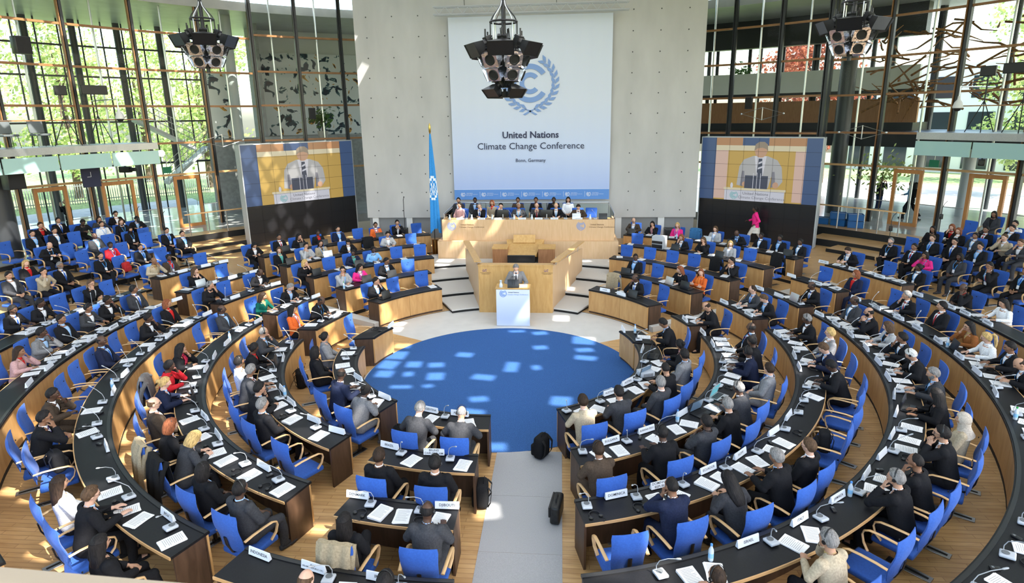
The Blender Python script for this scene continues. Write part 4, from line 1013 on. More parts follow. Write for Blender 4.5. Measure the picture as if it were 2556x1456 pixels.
# ---------------------------------------------------------------- delegates, chairs and what lies on the desks
def seats():
    r_ = random.Random(3)
    for j, a in enumerate((28, 33, 38, 43, 48, 53, 58, 63, 68)):
        desktop('R5', j, a, 10.5, 'w', '%s empty place on fifth right row' % ORD[j], 1, r_, False)
    for row in SEATS:
        side = 1 if row[0] in 'RA' or row.endswith('R') else -1
        k = rowkey(row); desky = row[0] not in 'AB'
        fz = FZ.get(k)
        L = []
        for q in SEATS[row].split('|'):
            t = q.split(); L.append((float(t[0]), float(t[1]), t[2:]))
        L.sort(key=lambda q: abs(q[0]) if row[0] != 'F' else -abs(q[0]))
        if row.endswith('C'): L.sort(key=lambda q: -q[0])
        signs = []
        for q in SIGNS.get(row, '').split('|') if row in SIGNS else []:
            a, n = q.split(' ', 1); signs.append((float(a), n))
        used = {}
        for a, n in signs:
            if n == '-': continue
            i = min(range(len(L)), key=lambda j: abs(L[j][0] - a))
            if abs(L[i][0] - a) * L[i][1] / 57.3 < .55 and i not in used: used[i] = n
        ref = 'podium' if row[0] == 'F' else ('aisle')
        place = lambda i: ('behind the %s sign' % used[i]) if i in used else '%s from %s in %s row' % (ORD[i], ref, rowname(row))
        rep = {}
        if desky:
            for j, (a, n) in enumerate(sorted(signs, key=lambda q: abs(q[0]))):
                rr = rfront(row, a) + .085; x, y = pol(rr, a)
                if n == '-':
                    i = min(range(len(L)), key=lambda q: abs(L[q][0] - a)); lab = 'white name sign by the seat ' + place(i)
                    c_ = rep.get(i, 0); rep[i] = c_ + 1
                    if c_: lab = 'white name sign outward of its neighbour, ' + place(i)
                else: lab = 'white country sign reading ' + n
                OCC.extend([(*pol(rr, a + q_ / rr * 57.3), .07) for q_ in (-.11, 0, .11)]); plate(x, y, TZ[k] + .001 + .012, a + r_.uniform(-7, 7), n if n != '-' else None, lab)
        for i, (a, r, sp) in enumerate(L):
            x, y = pol(r, a)
            if not desky: fz = .33 if r < 15.1 else .5 if r < 16.4 else .67 if r < 17.7 else .84 if r < 19 else 1.0
            P_ = place(i); empty = sp[0] == 'e'
            ct = [q for q in sp if q.startswith('coat')]; bg = [q for q in sp if q.startswith('bag')]
            turn = r_.uniform(-5, 5) if not empty else r_.uniform(-8, 8)
            if empty: chair(x, y, fz, a + turn, ('blue armchair with coat over it, ' if ct else 'empty blue armchair with a bag, ' if bg else 'empty blue armchair, ') + P_)
            else:
                chair(x, y, fz, a + turn * .5, 'occupied blue armchair, ' + P_)
                fl = sp[6] if len(sp) > 6 and not sp[6].startswith('coat') else ''
                wom = sp[5][0] in 'lopuj'
                cn = CCOL[sp[1]][1]; kind = 'jacket' if (wom or sp[1] in 'TSR') else 'suit'
                if sp[1] in 'WLU': kind = 'top'
                dw = dict(t='forearms on desk', w='writing', c='chin in hand', p='hands clasped', b='sitting back', a='arms folded', x='legs crossed')[sp[0]]
                head = {'h': '', 'j': ' and headscarf'}.get(sp[5][0], '')
                lab = 'person in %s %s%s, %s, %s' % (cn, kind, '' if i not in used else head, dw, P_)
                sc = (.955 if wom else 1.0) * r_.uniform(.985, 1.02)
                look = (.05, 2.9) if k not in ('F1', 'F2', 'F3', 'F4', 'F5') else ((.05, 2.5) if i % 3 else (pol(6, a + r_.uniform(-70, 70))))
                person(x, y, fz, a + turn * .5, (*sp[:6], fl), lab, 'seated delegates', sc, look)
            if ct: coat(x, y, fz, a + (turn if empty else turn * .5), ct[0][4], P_)
            for q in bg:
                c, s = cos(rad(a)), sin(rad(a)); bx, by = pol(r - .02, a)
                bag(bx, by, fz + .49, a + 20, ('red and grey' if q == 'bagR' else 'black') + ' backpack lying on the armchair ' + P_, (.42, .03, .03) if q == 'bagR' else (.013, .013, .015), 'bag', .85)
            if desky: desktop(row, i, a, r, sp, P_, side, r_, empty)
OCC = []
def desktop(row, i, a, r, sp, P_, side, r_, empty):
    k = rowkey(row); z = TZ[k] + .003; A = lambda d: a + d / rfront(row, a) * 57.3
    def spot(d, dr, rr):
        """nearest free place on the desk top to d metres along and dr metres in from the front edge"""
        for q in (0, .05, -.05, .1, -.1, .15, -.15, .2, -.2, .26, -.26):
            aa = A(d + q); m_ = (rr + .02) / rfront(row, a) * 57.3
            if not any(w[0] == row and (min(abs(w[1]), abs(w[2])) + m_ < abs(aa) < max(abs(w[1]), abs(w[2])) - m_ if w[1] * w[2] > 0 else -w[1] + m_ < aa < -w[2] - m_) for w in DESKS): continue
            x, y = pol(rfront(row, a) + dr, aa)
            if all(math.hypot(x - u, y - v) > rr + w for u, v, w in OCC): OCC.append((x, y, rr)); return x, y
    front = row[0] == 'F'
    if not front:
        p = spot(-.26, .19, .09)
        if p: mic(*p, z, A(-.26) + r_.uniform(-15, 15), 'grey microphone unit on desk by the seat ' + P_, r_.choice((1, -1)))
    q = r_.random(); pose = sp[0]
    if not empty or q < .30:
        if pose in 'tp' and q < .42 or (front and q < .5 and not empty):
            p = spot(.02, .27, .19)
            if p: laptop(*p, z, a + r_.uniform(-8, 8), ('silver' if q < .16 else 'black') + ' laptop open on desk before the seat ' + P_, 's' if q < .16 else 'k', '' if q > .1 else '_t')
            p = spot(.29, .34, .15) if q < .3 else None
            if p: item('papers1', 'paper_stack', 'papers', *p, z, a + r_.uniform(-20, 20), 'white papers beside the laptop, ' + P_, 'white papers on the desks')
        else:
            p = spot(r_.uniform(-.03, .06), .32, .155)
            if p: item('papers' + r_.choice('01112'), 'paper_stack', 'papers', *p, z, a + r_.uniform(-22, 22), 'white papers on desk before the seat ' + P_, 'white papers on the desks')
            p = spot(.29, .32, .15) if q > .4 and not front else None
            if p: item('papers' + r_.choice('01'), 'paper_stack', 'papers', *p, z, a + r_.uniform(-40, 40), 'second white paper pile at the seat ' + P_, 'white papers on the desks')
    if not front and r_.random() < .7:
        p = spot(.20, .17, .06)
        if p: item('receiver', 'interpretation_receiver', 'receiver', *p, z, a + r_.uniform(-60, 60), 'small black interpretation receiver at the seat ' + P_, 'interpretation receivers on the desks')
    if not front and r_.random() < .45:
        p = spot(-.16, .38, .10)
        if p: item('desk_headset', 'headphones', 'headphones', *p, z, a + r_.uniform(-60, 60), 'black headphones lying on desk at the seat ' + P_, 'headphones left on the desks')
    if r_.random() < .08:
        p = spot(.36, .14, .04)
        if p: bottle(*p, z, 'clear water bottle on desk by the seat ' + P_, (.02, .35, .06) if r_.random() < .3 else (.1, .3, .7))
# ---------------------------------------------------------------- emblem: two open C rings inside a wreath of leaves (flat XY artwork, radius 1)
def emblem(mb, M, mi=0, leaf=0, lean=False):
    def arc(r0, r1, a0, a1, m, n=36):
        vs = []; fs = []
        for i in range(n + 1):
            a = rad(a0 + (a1 - a0) * i / n); vs += [(r0 * cos(a), r0 * sin(a), 0), (r1 * cos(a), r1 * sin(a), 0)]
        fs = [(2 * i, 2 * i + 1, 2 * i + 3, 2 * i + 2) for i in range(n)]
        mb.add(vs, fs, m, False, M)
    arc(.44, .60, 34, 326, mi); arc(.19, .335, 40, 320, mi)
    for s in (1, -1):
        for k in range(11):
            a = rad(-82 + 13.2 * k); R_ = .80
            for side in (1, -1):
                ta = a + rad(6); b = V3((R_ * cos(a), R_ * sin(a), 0)); t = V3((-sin(a), cos(a), 0)); n = V3((cos(a), sin(a), 0)) * side
                tip = b + t * .24 + n * .12; mid = b + t * .11 + n * .12; mid2 = b + t * .14 + n * .015
                mb.add([(s * p.x, p.y, 0) for p in (b, mid, tip, mid2)], [(0, 1, 2, 3)], leaf, False, M)
    for s in (1, -1): mb.add([(s * .02, -.83, 0), (s * .20, -.78, 0), (s * -.17, -1.0, 0), (s * -.24, -.97, 0)], [(0, 1, 2, 3)], leaf, False, M)

def stage():
    # --- speaker's block with flared side walls and sloping hand rails
    p = thing('speaker_podium', 'tall pale wood podium block with flared side walls behind the lectern', 'podium', (.04, 3.76, 0))
    B = Matrix.Translation((-.04, -3.76, 0))
    def part(name, mb, mats, par=p): mb.v = [tuple(B @ V3(v)) for v in mb.v]; return obj(name, mb.mesh(name, mats), par)
    mb = MB(); mb.box(-1.1, 1.17, 3.72, 3.80, 0, 1.49); mb.box(-1.12, 1.19, 3.70, 3.95, 1.49, 1.53); part('front_wall', mb, ['honey_veneer'])
    for s, x0, x1, xr0, xr1 in ((-1, -1.1, -2.12, -1.1, -2.02), (1, 1.17, 2.2, 1.22, 2.15)):
        t = .05 * s
        mb = MB(); mb.add([(x0, 3.76, 0), (x1, 7.6, .5), (x1, 7.6, 1.2), (x0, 3.76, 1.49), (x0 - t, 3.76, 0), (x1 - t, 7.6, .5), (x1 - t, 7.6, 1.2), (x0 - t, 3.76, 1.49), (x1, 7.6, 0), (x1 - t, 7.6, 0)], [(0, 8, 2, 3), (4, 7, 6, 9), (3, 2, 6, 7), (8, 9, 6, 2), (0, 3, 7, 4)])
        part('side_wall', mb, ['pale_veneer'])
        a, b = V3((xr0, 3.62, 1.66)), V3((xr1, 7.3, 1.52)); mb = MB(); w = V3((.11, 0, 0))
        mb.add([a - w, a + w, b + w, b - w, a - w - V3((0, 0, .03)), a + w - V3((0, 0, .03)), b + w - V3((0, 0, .03)), b - w - V3((0, 0, .03))], [(0, 1, 2, 3), (7, 6, 5, 4), (0, 4, 5, 1), (1, 5, 6, 2), (2, 6, 7, 3), (3, 7, 4, 0)])
        rl = part('hand_rail', mb, ['honey_veneer'])
        for q in (.12, .5, .88):
            c = a.lerp(b, q); mb = MB(); wz = 1.49 - .29 * q; mb.tube([(x0 + (x1 - x0) * (c.y - 3.76) / 3.84, c.y, wz - .02), (c.x, c.y, c.z - .03)], .009, 6, 0); part('rail_bracket', mb, ['steel'], rl)
    for x, nm in ((-.88, 0), (1.0, 1)):
        mb = MB(); rr = random.Random(4)
        for k in range(16): mb.ball((x - .03 + rr.uniform(-.07, .07), 3.714, 1.35 + rr.uniform(-.035, .035)), (.010, .004, .010), 6, 0)
        text_mb(mb, 'wcc1', xz(x, 3.714, 1.275, .033), 1); text_mb(mb, 'wcc2', xz(x, 3.714, 1.235, .035), 1)
        part('venue_logo', mb, ['logo_purple', 'logo_brown'])
    # --- rostrum behind it: walnut boxes, sloping table, monitor
    t = thing('rostrum_desk', 'honey wood rostrum desk with sloping top between two walnut boxes', 'desk', (.05, 7.9, .56)); B = Matrix.Translation((-.05, -7.9, -.56))
    mb = MB(); mb.box(-1.12, -.55, 7.7, 8.3, .56, 1.12, 0); mb.box(-1.14, -.55, 7.68, 8.32, 1.12, 1.18, 1); part('side_box', mb, ['walnut_veneer', 'honey_veneer'], t)
    mb = MB(); mb.box(.58, 1.2, 7.7, 8.3, .56, 1.12, 0); mb.box(.58, 1.22, 7.68, 8.32, 1.12, 1.18, 1); part('side_box', mb, ['walnut_veneer', 'honey_veneer'], t)
    mb = MB(); mb.add([(-.54, 7.60, .92), (.50, 7.60, .92), (.78, 8.75, 1.28), (-.68, 8.75, 1.28)] + [(-.54, 7.60, .86), (.50, 7.60, .86), (.74, 8.75, .56), (-.66, 8.75, .56)], [(0, 1, 2, 3), (0, 4, 5, 1), (1, 5, 6, 2), (2, 6, 7, 3), (3, 7, 4, 0)]); part('sloping_top', mb, ['honey_veneer'], t)
    mb = MB(); mb.box(-.40, .44, -.02, .02, 0, .34, 0, Matrix.Translation((0, 8.45, 1.20)) @ Matrix.Rotation(rad(-38), 4, 'X')); part('reading_board', mb, ['honey_veneer'], t)
    m = thing('monitor', 'large black monitor standing low before the rostrum desk', 'monitor', (-.04, 7.5, .56))
    mb = MB(); mb.rbox(1.02, .07, .36, .02, 2, 0, Matrix.Translation((0, 0, .20))); obj('casing', mb.mesh('casing', ['black_plastic']), m)
    mb = MB(); mb.box(-.46, .46, -.040, -.036, .05, .35, 0); obj('screen', mb.mesh('screen', ['screen_black']), m)
    mb = MB(); mb.box(-.08, .08, -.03, .03, .01, .04); mb.box(-.22, .22, -.1, .1, 0, .015); obj('stand', mb.mesh('stand', ['dark_metal']), m)
    # --- lectern
    l = thing('lectern', 'white-fronted wooden lectern on the cream floor before the podium', 'lectern', (.05, 2.5, 0)); B = Matrix.Translation((-.05, -2.5, 0))
    mb = MB(); mb.box(-.42, .52, 2.53, 2.95, 0, 1.11); mb.box(-.45, .55, 2.50, 3.0, 1.11, 1.14); part('body', mb, ['honey_veneer'], l)
    mb = MB(); mb.box(-.43, .53, 2.505, 2.53, .01, 1.10); fp = part('front_panel', mb, ['lectern_print'], l)
    mb = MB(); emblem(mb, xz(-.23, 2.501, .985, .115)); part('emblem', mb, ['un_blue'], fp)
    mb = MB(); text_mb(mb, 'un', xz(.07, 2.501, 1.02, .050), 0); text_mb(mb, 'ccc', xz(.19, 2.501, .955, .052), 1); part('lettering', mb, ['print_navy', 'leaf_line'], fp)
    tp = thing('laptop', 'black laptop open on top of the lectern', 'laptop', (.06, 2.66, 1.141), pi)
    obj('base', FM['lap_base_k'], tp); obj('lid', FM['lap_lid_k'], tp)
    for x in (.03, .09):
        k = thing('lectern_microphone', 'slim gooseneck microphone on the lectern, ' + ('nearer the carafe' if x < .05 else 'further from the carafe'), 'microphone', (x, 2.56, 1.141)); mb = MB(); mb.tube([(0, 0, 0), (0, 0, .20), (0, .05, .30)], .006, 7); obj('gooseneck', mb.mesh('gooseneck', ['dark_metal']), k)
        mb = MB(); mb.tube([(0, .05, .30), (0, .075, .33)], .012, 8); obj('microphone_head', mb.mesh('microphone_head', ['black_matte']), k); mb = MB(); mb.lathe([(.025, 0), (.025, .01), (.001, .012)], 12); obj('foot', mb.mesh('foot', ['black_plastic']), k)
    tag(obj('carafe', FM['carafe'], None, (-.30, 2.62, 1.141)), 'small glass carafe on the lectern corner', 'carafe')
    item('papers0', 'paper_stack', 'papers', .34, 2.75, 1.141, 0, 'speech papers on the lectern under the speaker', 'speech papers')
    person(.10, 3.28, .0, 180, ('S', 'G', 'w', 'k', '1', 'sg', ''), 'person in light grey suit and striped tie speaking at the white lectern')
    # --- dais
    d = thing('presidium_dais', 'long two-tier pale wood dais with emblems below the big banner', 'dais', (.1, 9.1, .45)); B = Matrix.Translation((-.1, -9.1, -.45))
    mb = MB(); mb.box(-3.42, 3.62, 8.85, 12.6, .45, 1.17, 0); part('lower_tier', mb, ['pale_veneer'], d)
    mb = MB(); mb.box(-3.26, 3.48, 9.1, 9.16, 1.17, 1.985, 0); mb.box(-3.26, -3.20, 9.16, 10.0, 1.17, 1.985); mb.box(3.42, 3.48, 9.16, 10.0, 1.17, 1.985); part('upper_panel', mb, ['pale_veneer'], d)
    mb = MB(); mb.box(-3.2, 3.42, 9.16, 9.75, 1.92, 1.955); part('tabletop', mb, ['honey_veneer'], d)
    mb = MB(); mb.box(-3.26, 3.48, 9.16, 12.6, 1.17, 1.215); part('platform', mb, ['grey_carpet'], d)
    for x in (-2.88, 2.19):
        mb = MB(); emblem(mb, xz(x, 9.095, 1.74, .19)); part('emblem', mb, ['un_blue_pale'], d)
        mb = MB(); text_mb(mb, 'un', xz(x + .62, 9.095, 1.79, .085), 0); text_mb(mb, 'ccc', xz(x + .80, 9.095, 1.695, .085), 0); part('lettering', mb, ['logo_brown'], d)
    front = [(-2.71, 'b', 'P', 'p', '-', '2', 'uk', 'pale pink jacket turned away', 1), (-1.86, 'c', 'K', 'w', 'b', '1', 'sg', 'black suit and blue tie, hand at chin', 0), (-.99, 'c', 'K', 'w', 'r', '1', 'sk', 'black suit and red tie, hand at mouth', 0), (-.28, 't', 'D', 'g', '-', '3', 'hw', 'dark jacket over grey sweater', 0), (.45, 'p', 'D', 'w', 'r', '1', 'bn', 'dark suit with clasped hands', 0), (1.22, 't', 'K', 'w', 'l', '1', 'hy', 'black suit and pale tie', 0), (2.1, 'w', 'B', 'w', 'k', '1', 'sd', 'brown suit reading', 0)]
    for i, (x, po, jk, sh, ti, sk, hr, ds, bk) in enumerate(front):
        fa = 180 if not bk else 150
        chair(x, 10.02, 1.217, fa, 'blue armchair at the dais table, person in ' + ' '.join(ds.split()[:4]), plate=False)
        person(x, 10.02, 1.217, fa, (po, jk, sh, ti, sk, hr, 'n' if i == 3 else 'g' if i == 4 else ''), 'person in ' + ds + ' at the dais table', 'people on the dais')
    chair(2.62, 10.05, 1.217, 175, 'empty blue armchair at the dais table beyond the person in brown suit', plate=False); chair(-.62, 10.15, 1.217, 185, 'empty blue armchair at the dais beside the red tie', plate=False)
    person(-1.44, 10.6, 1.217, 170, ('b', 'T', 'r', '-', '2', 'or', ''), 'person in beige jacket and red blouse just behind the dais table', 'people on the dais'); chair(-1.44, 10.6, 1.217, 170, 'blue armchair under the person in beige jacket and red blouse', plate=False)
    back = [(-2.99, 'D', 'w', '2', 'sk', 'b', 'dark suit at the balustrade end'), (-2.27, 'D', 'l', '4', 'ak', 'b', 'grey suit behind the black suit and blue tie'), (-.42, 'B', 'k', '3', 'uk', 'b', 'brown jacket behind the grey sweater'), (.35, 'K', 'k', '3', 'sk', 'b', 'black suit behind the clasped hands'), (1.11, 'K', 'k', '4', 'uk', 'b', 'black jacket behind the pale tie'), (1.72, 'W', 'w', '2', 'ok', 'b', 'white patterned blouse')]
    for x, jk, sh, sk, hr, po, ds in back:
        chair(x, 11.45, 1.217, 180, 'blue armchair, dais back row, ' + ds, plate=False)
        person(x, 11.45, 1.217, 178, (po, jk, sh, '-', sk, hr, ''), 'person in ' + ds + ', dais back row', 'people on the dais', 1.0)
    for x, n in ((-2.55, ''), (-1.71, 'DIRECTOR'), (-1.05, 'SECRETARY'), (-.10, 'CO-CHAIR'), (.55, 'CO-CHAIR'), (1.16, 'SECRETARIAT'), (2.1, 'RAPPORTEUR')):
        plate(x, 9.24, 1.986 - .03, 180, n or None, ('white sign reading %s on the dais table' % n if n != 'CO-CHAIR' else 'white sign reading CO-CHAIR before the %s' % ('grey sweater' if x < 0 else 'clasped hands')) if n else 'white sign before the pink jacket on the dais table', .9)
    for x, w in ((-.87, 'red tie'), (.86, 'pale tie')):
        k = thing('desk_monitor', 'black desk monitor seen from behind on the dais near the ' + w, 'monitor', (x, 9.42, 1.956), 0, 'desk monitors on the dais'); mb = MB(); mb.rbox(.46, .04, .30, .015, 2, 0, Matrix.Translation((0, 0, .22))); obj('casing', mb.mesh('casing', ['black_plastic']), k)
        mb = MB(); mb.tube([(0, -.03, .20), (0, -.035, .08), (0, 0, .01)], .02, 8); mb.box(-.1, .1, -.07, .07, 0, .015); obj('stand', mb.mesh('stand', ['grey_plastic']), k)
    for x, kd in ((2.02, 's'), (3.05, 'k')): laptop(x, 9.42, 1.956, 180, ('silver' if kd == 's' else 'black') + ' laptop on the dais table', kd)
    for x in (-2.98, -2.1, -1.28, -.42, .28, 2.55): item('carafe', 'carafe', 'carafe', x, 9.3, 1.956, 0, 'glass water carafe on the dais table, ' + ORD[[-2.98, -2.1, -1.28, -.42, .28, 2.55].index(x)] + ' from the flag', 'water carafes on the dais')
    for x in (-2.35, -.55, 1.6, 2.75):
        mic(x, 9.4, 1.956, 180, 'microphone unit on the dais table, %s from the flag' % ORD[[-2.35, -.55, 1.6, 2.75].index(x)])
    # glass balustrade behind the dais
    g = thing('glass_balustrade', 'glass balustrade with steel rail along the back of the dais', 'balustrade', (.1, 12.3, 1.215)); B = Matrix.Translation((-.1, -12.3, -1.215))
    for k in range(5):
        x0 = -3.25 + 1.35 * k; mb = MB(); mb.box(x0 + .03, x0 + 1.32, 12.29, 12.31, 1.26, 2.14); part('glass_panel', mb, ['clear_glass'], g)
    for k in range(6):
        mb = MB(); mb.tube([(-3.25 + 1.35 * k, 12.3, 1.217), (-3.25 + 1.35 * k, 12.3, 2.2)], .022, 8); part('post', mb, ['steel'], g)
    mb = MB(); mb.tube([(-3.25, 9.5, 2.15), (-3.25, 12.3, 2.2), (3.5, 12.3, 2.2), (3.5, 9.5, 2.15)], .024, 8); part('hand_rail', mb, ['steel'], g)
    for x in (-3.25, 3.5):
        mb = MB(); mb.box(x - .008, x + .008, 9.8, 12.2, 1.26, 2.1); part('glass_panel', mb, ['clear_glass'], g); mb = MB(); mb.tube([(x, 9.5, 1.99), (x, 9.5, 2.16)], .022, 8); part('post', mb, ['steel'], g)
    # --- flag on its staff
    f = thing('flag', 'blue flag hanging on a staff in a brass base beside the dais', 'flag', (-3.72, 9.75, .44))
    mb = MB(); mb.lathe([(.26, 0), (.26, .03), (.12, .05), (.12, .62), (.14, .64), (.05, .66)], 20); obj('base', mb.mesh('base', ['brass']), f)
    mb = MB(); mb.tube([(0, 0, .6), (0, 0, 4.9)], .02, 8); obj('staff', mb.mesh('staff', ['dark_metal']), f)
    mb = MB(); mb.lathe([(.02, 4.88), (.045, 4.92), (.045, 5.06), (.05, 5.10), (.035, 5.2), (.001, 5.28)], 12); obj('finial', mb.mesh('finial', ['gold']), f)
    def cl(off, name, m, z0=1.05, z1=4.85, aa=(0, 1)):
        mb = MB(); nn = 48; hs = 40; vs = []
        for i in range(hs + 1):
            t = i / hs; z = 4.85 - t * 3.85; w = .03 + .165 * t ** .75
            for j in range(nn):
                a = 2 * pi * j / nn; q = 1 + .22 * sin(5 * a + 1.5 * t) * min(1, t * 3)
                vs.append((.05 * t + (w * q + off) * cos(a), (w * .6 * q + off) * sin(a), z - (.12 * sin(2 * a + 1) if i == hs else 0)))
        fs = [(i * nn + j, i * nn + (j + 1) % nn, (i + 1) * nn + (j + 1) % nn, (i + 1) * nn + j) for i in range(hs) for j in range(nn)]
        if name == 'emblem_print':
            keep = []
            for q in fs:
                c = sum((V3(vs[k]) for k in q), V3()) / 4; dx, dz = c.x - .03, (c.z - 2.72) / 2.6
                rr = math.hypot(dx, dz)
                if c.y < 0 and (.14 < rr < .185 or rr < .11 and int(abs(c.z * 17) + abs(dx) * 30) % 2 == 0): keep.append(q)
            fs = keep
        mb.add(vs, fs, 0, True); return obj(name, mb.mesh(name, [m]), f)
    c_ = cl(0, 'cloth', 'flag_blue'); e_ = cl(.004, 'emblem_print', 'flag_white'); e_.parent = c_
    # --- concrete wall with tie holes, lower wall strip
    mb = MB(); mb.box(-7.55, 7.4, 13, 13.35, 1.42, 12.2, 0)
    rr = random.Random(1)
    for i in range(13):
        for j in range(13):
            x = -7.0 + 1.14 * i; z = 1.75 + .84 * j
            if abs(x) < 3.3: continue
            mb.tube([(x, 12.99, z), (x, 13.02, z)], .028, 8, 1)
    w = struct(mb.ob('wall_front', ['concrete', 'hole_dark']))
    mb = MB(); mb.box(-7.5, 7.35, 13.15, 13.35, .44, 1.42, 0)
    for x in (-5.6, -3.7, -7.2, 4.0, 5.9): mb.box(x - .14, x + .14, 13.05, 13.2, .44, 1.42, 1)
    struct(mb.ob('wall_front_base', ['grey_panel', 'white_paint']))
    # --- banner
    b = thing('banner', 'large white and blue conference banner hanging on the concrete wall', 'banner', (.05, 12.86, 2.26)); B = Matrix.Translation((-.05, -12.86, -2.26))
    nx = 40; mb = MB(); vs = []
    for i in range(nx + 1):
        x = -3.40 + 6.95 * i / nx
        for z in (2.26, 10.02): vs.append((x, 12.86 + .008 * sin(i * 1.7) + .006 * sin(i * .6), z))
    mb.add(vs, [(2 * i, 2 * i + 2, 2 * i + 3, 2 * i + 1) for i in range(nx)], 0, True); part('cloth', mb, ['banner_print'], b)
    mb = MB(); emblem(mb, xz(.07, 12.835, 7.28, 1.34)); part('emblem', mb, ['un_blue_pale'], b)
    mb = MB(); text_mb(mb, 'un_b', xz(.07, 12.835, 5.10, .40)); part('lettering', mb, ['print_navy'], b)
    mb = MB(); text_mb(mb, 'ccc', xz(.07, 12.835, 4.62, .41)); part('lettering', mb, ['print_navy'], b)
    mb = MB(); text_mb(mb, 'bonn', xz(.07, 12.835, 4.0, .21)); part('lettering', mb, ['print_navy'], b)
    mb = MB(); mb.box(-3.39, 3.54, 12.838, 12.842, 2.27, 2.72, 0); mb.box(-3.39, 3.54, 12.836, 12.842, 2.72, 2.735, 1); st = part('footer_strip', mb, ['un_blue', 'print_white'], b)
    for k in range(7):
        x = -3.0 + .94 * k; mb = MB(); emblem(mb, xz(x, 12.832, 2.5, .11)); text_mb(mb, 'un', xz(x + .30, 12.832, 2.555, .045)); text_mb(mb, 'ccc', xz(x + .40, 12.832, 2.505, .045)); text_mb(mb, 'bonn', xz(x + .28, 12.832, 2.455, .045))
        if k < 6: mb.box(x + .765, x + .775, 12.832, 12.836, 2.38, 2.62)
        part('footer_logo', mb, ['print_white'], st)
    # lighting truss along the top
    t = thing('lighting_truss', 'pale lattice truss hanging along the top of the banner', 'truss', (.1, 12.4, 10.2)); B = Matrix.Translation((-.1, -12.4, -10.2))
    mb = MB()
    for y, z in ((12.25, 10.05), (12.55, 10.05), (12.25, 10.35), (12.55, 10.35)): mb.tube([(-3.9, y, z), (4.15, y, z)], .025, 6)
    part('chord_frame', mb, ['grey_plastic'], t); mb = MB()
    for k in range(32): x = -3.9 + .25 * k; mb.tube([(x, 12.25, 10.05 if k % 2 else 10.35), (x + .25, 12.25, 10.35 if k % 2 else 10.05)], .012, 5)
    part('lattice', mb, ['grey_plastic'], t)
    for x in (-2.6, 1.2, 3.6): mb = MB(); mb.tube([(x, 12.4, 10.35), (x, 12.4, 12.3)], .012, 5); part('suspension_cable', mb, ['dark_metal'], t)
    # --- video walls
    for s, A, Bp, nm in ((-1, (-12.25, 11.0), (-8.75, 14.9), 'left'), (1, (7.62, 13.45), (11.68, 10.95), 'right')):
        A = V3((*A, 0)); Bp = V3((*Bp, 0)); u = (Bp - A); W = u.length; u.normalize(); M = Matrix.Translation((A.x, A.y, .45)) @ Matrix(((u.x, -u.y, 0, 0), (u.y, u.x, 0, 0), (0, 0, 1, 0), (0, 0, 0, 1)))
        v = thing('video_wall', 'tall video wall showing the speaker, %s of the concrete wall' % nm, 'screen', M=M, group='video walls')
        Hh = 4.43; zb = 1.78
        mb = MB(); mb.box(0, W, .0, .5, 0, Hh); obj('casing', mb.mesh('casing', ['screen_black']), v)
        mb = MB(); mb.box(-.04, W + .04, .02, .46, Hh, Hh + .04); mb.box(-.04, 0, -.01, .5, 0, Hh + .04); mb.box(W, W + .04, -.01, .5, 0, Hh + .04); obj('frame', mb.mesh('frame', ['column_grey']), v)
        mb = MB()
        lay = [0]
        def R_(x0, x1, z0, z1, m):
            lay[0] += 1; y = -.004 - .0015 * lay[0]; mb.add([(x0 * W, y, zb + z0 * (Hh - zb)), (x1 * W, y, zb + z0 * (Hh - zb)), (x1 * W, y, zb + z1 * (Hh - zb)), (x0 * W, y, zb + z1 * (Hh - zb))], [(0, 1, 2, 3)], m)
        def P_(pts, m):
            lay[0] += 1; y = -.004 - .0015 * lay[0]; mb.add([(x * W, y, zb + z * (Hh - zb)) for x, z in pts], [tuple(range(len(pts)))], m)
        def E_(cx, cz, rx, rz, m): P_([(cx + rx * cos(2 * pi * k / 24), cz + rz * sin(2 * pi * k / 24)) for k in range(24)], m)
        mm = ['pic_ochre', 'pic_blue', 'pic_orange', 'pic_cream', 'pic_suit', 'pic_shirt', 'pic_skin', 'pic_hair', 'pic_dark', 'pic_white', 'pic_pink', 'pic_teal', 'pic_grey']
        R_(0, 1, 0, 1, 0); R_(.13, .88, .88, 1, 2); R_(.36, .58, .88, 1, 1); R_(.13, .88, .80, .88, 3); R_(.13, .24, .02, .80, 10 if s > 0 else 0); R_(.80, .88, .02, .80, 10 if s > 0 else 0)
        R_(0, .13, 0, 1, 1); R_(.88, 1, 0, 1, 1)
        P_([(.33, .25), (.345, .55), (.38, .66), (.46, .72), (.58, .72), (.66, .66), (.70, .55), (.715, .33), (.68, .24), (.62, .40), (.60, .22), (.40, .22), (.39, .42), (.37, .24)], 4)
        P_([(.36, .24), (.40, .23), (.39, .48), (.37, .48)], 12); P_([(.62, .23), (.66, .25), (.645, .48), (.625, .48)], 12)
        P_([(.47, .72), (.57, .72), (.545, .36), (.50, .36)], 5); P_([(.505, .68), (.535, .68), (.545, .42), (.52, .38), (.497, .42)], 8); P_([(.507, .62), (.535, .645), (.536, .615), (.506, .59)], 9); P_([(.505, .54), (.54, .565), (.54, .535), (.503, .51)], 9)
        E_(.52, .80, .052, .105, 6); P_([(.463, .80), (.47, .90), (.50, .94), (.545, .94), (.572, .90), (.578, .79), (.562, .83), (.53, .85), (.49, .84)], 7); P_([(.485, .755), (.555, .755), (.54, .70), (.50, .70)], 6)
        E_(.40, .27, .022, .04, 6); E_(.66, .27, .024, .05, 6)
        R_(.40, .595, .20, .41, 8); R_(.47, .475, .2, .45, 9); R_(.50, .505, .2, .46, 9); R_(.53, .535, .2, .45, 9)
        R_(.22, .75, .17, .205, 3); R_(.23, .74, 0, .17, 9)
        E_(.29, .24, .012, .045, 5)
        pc = obj('picture', mb.mesh('picture', mm), v)
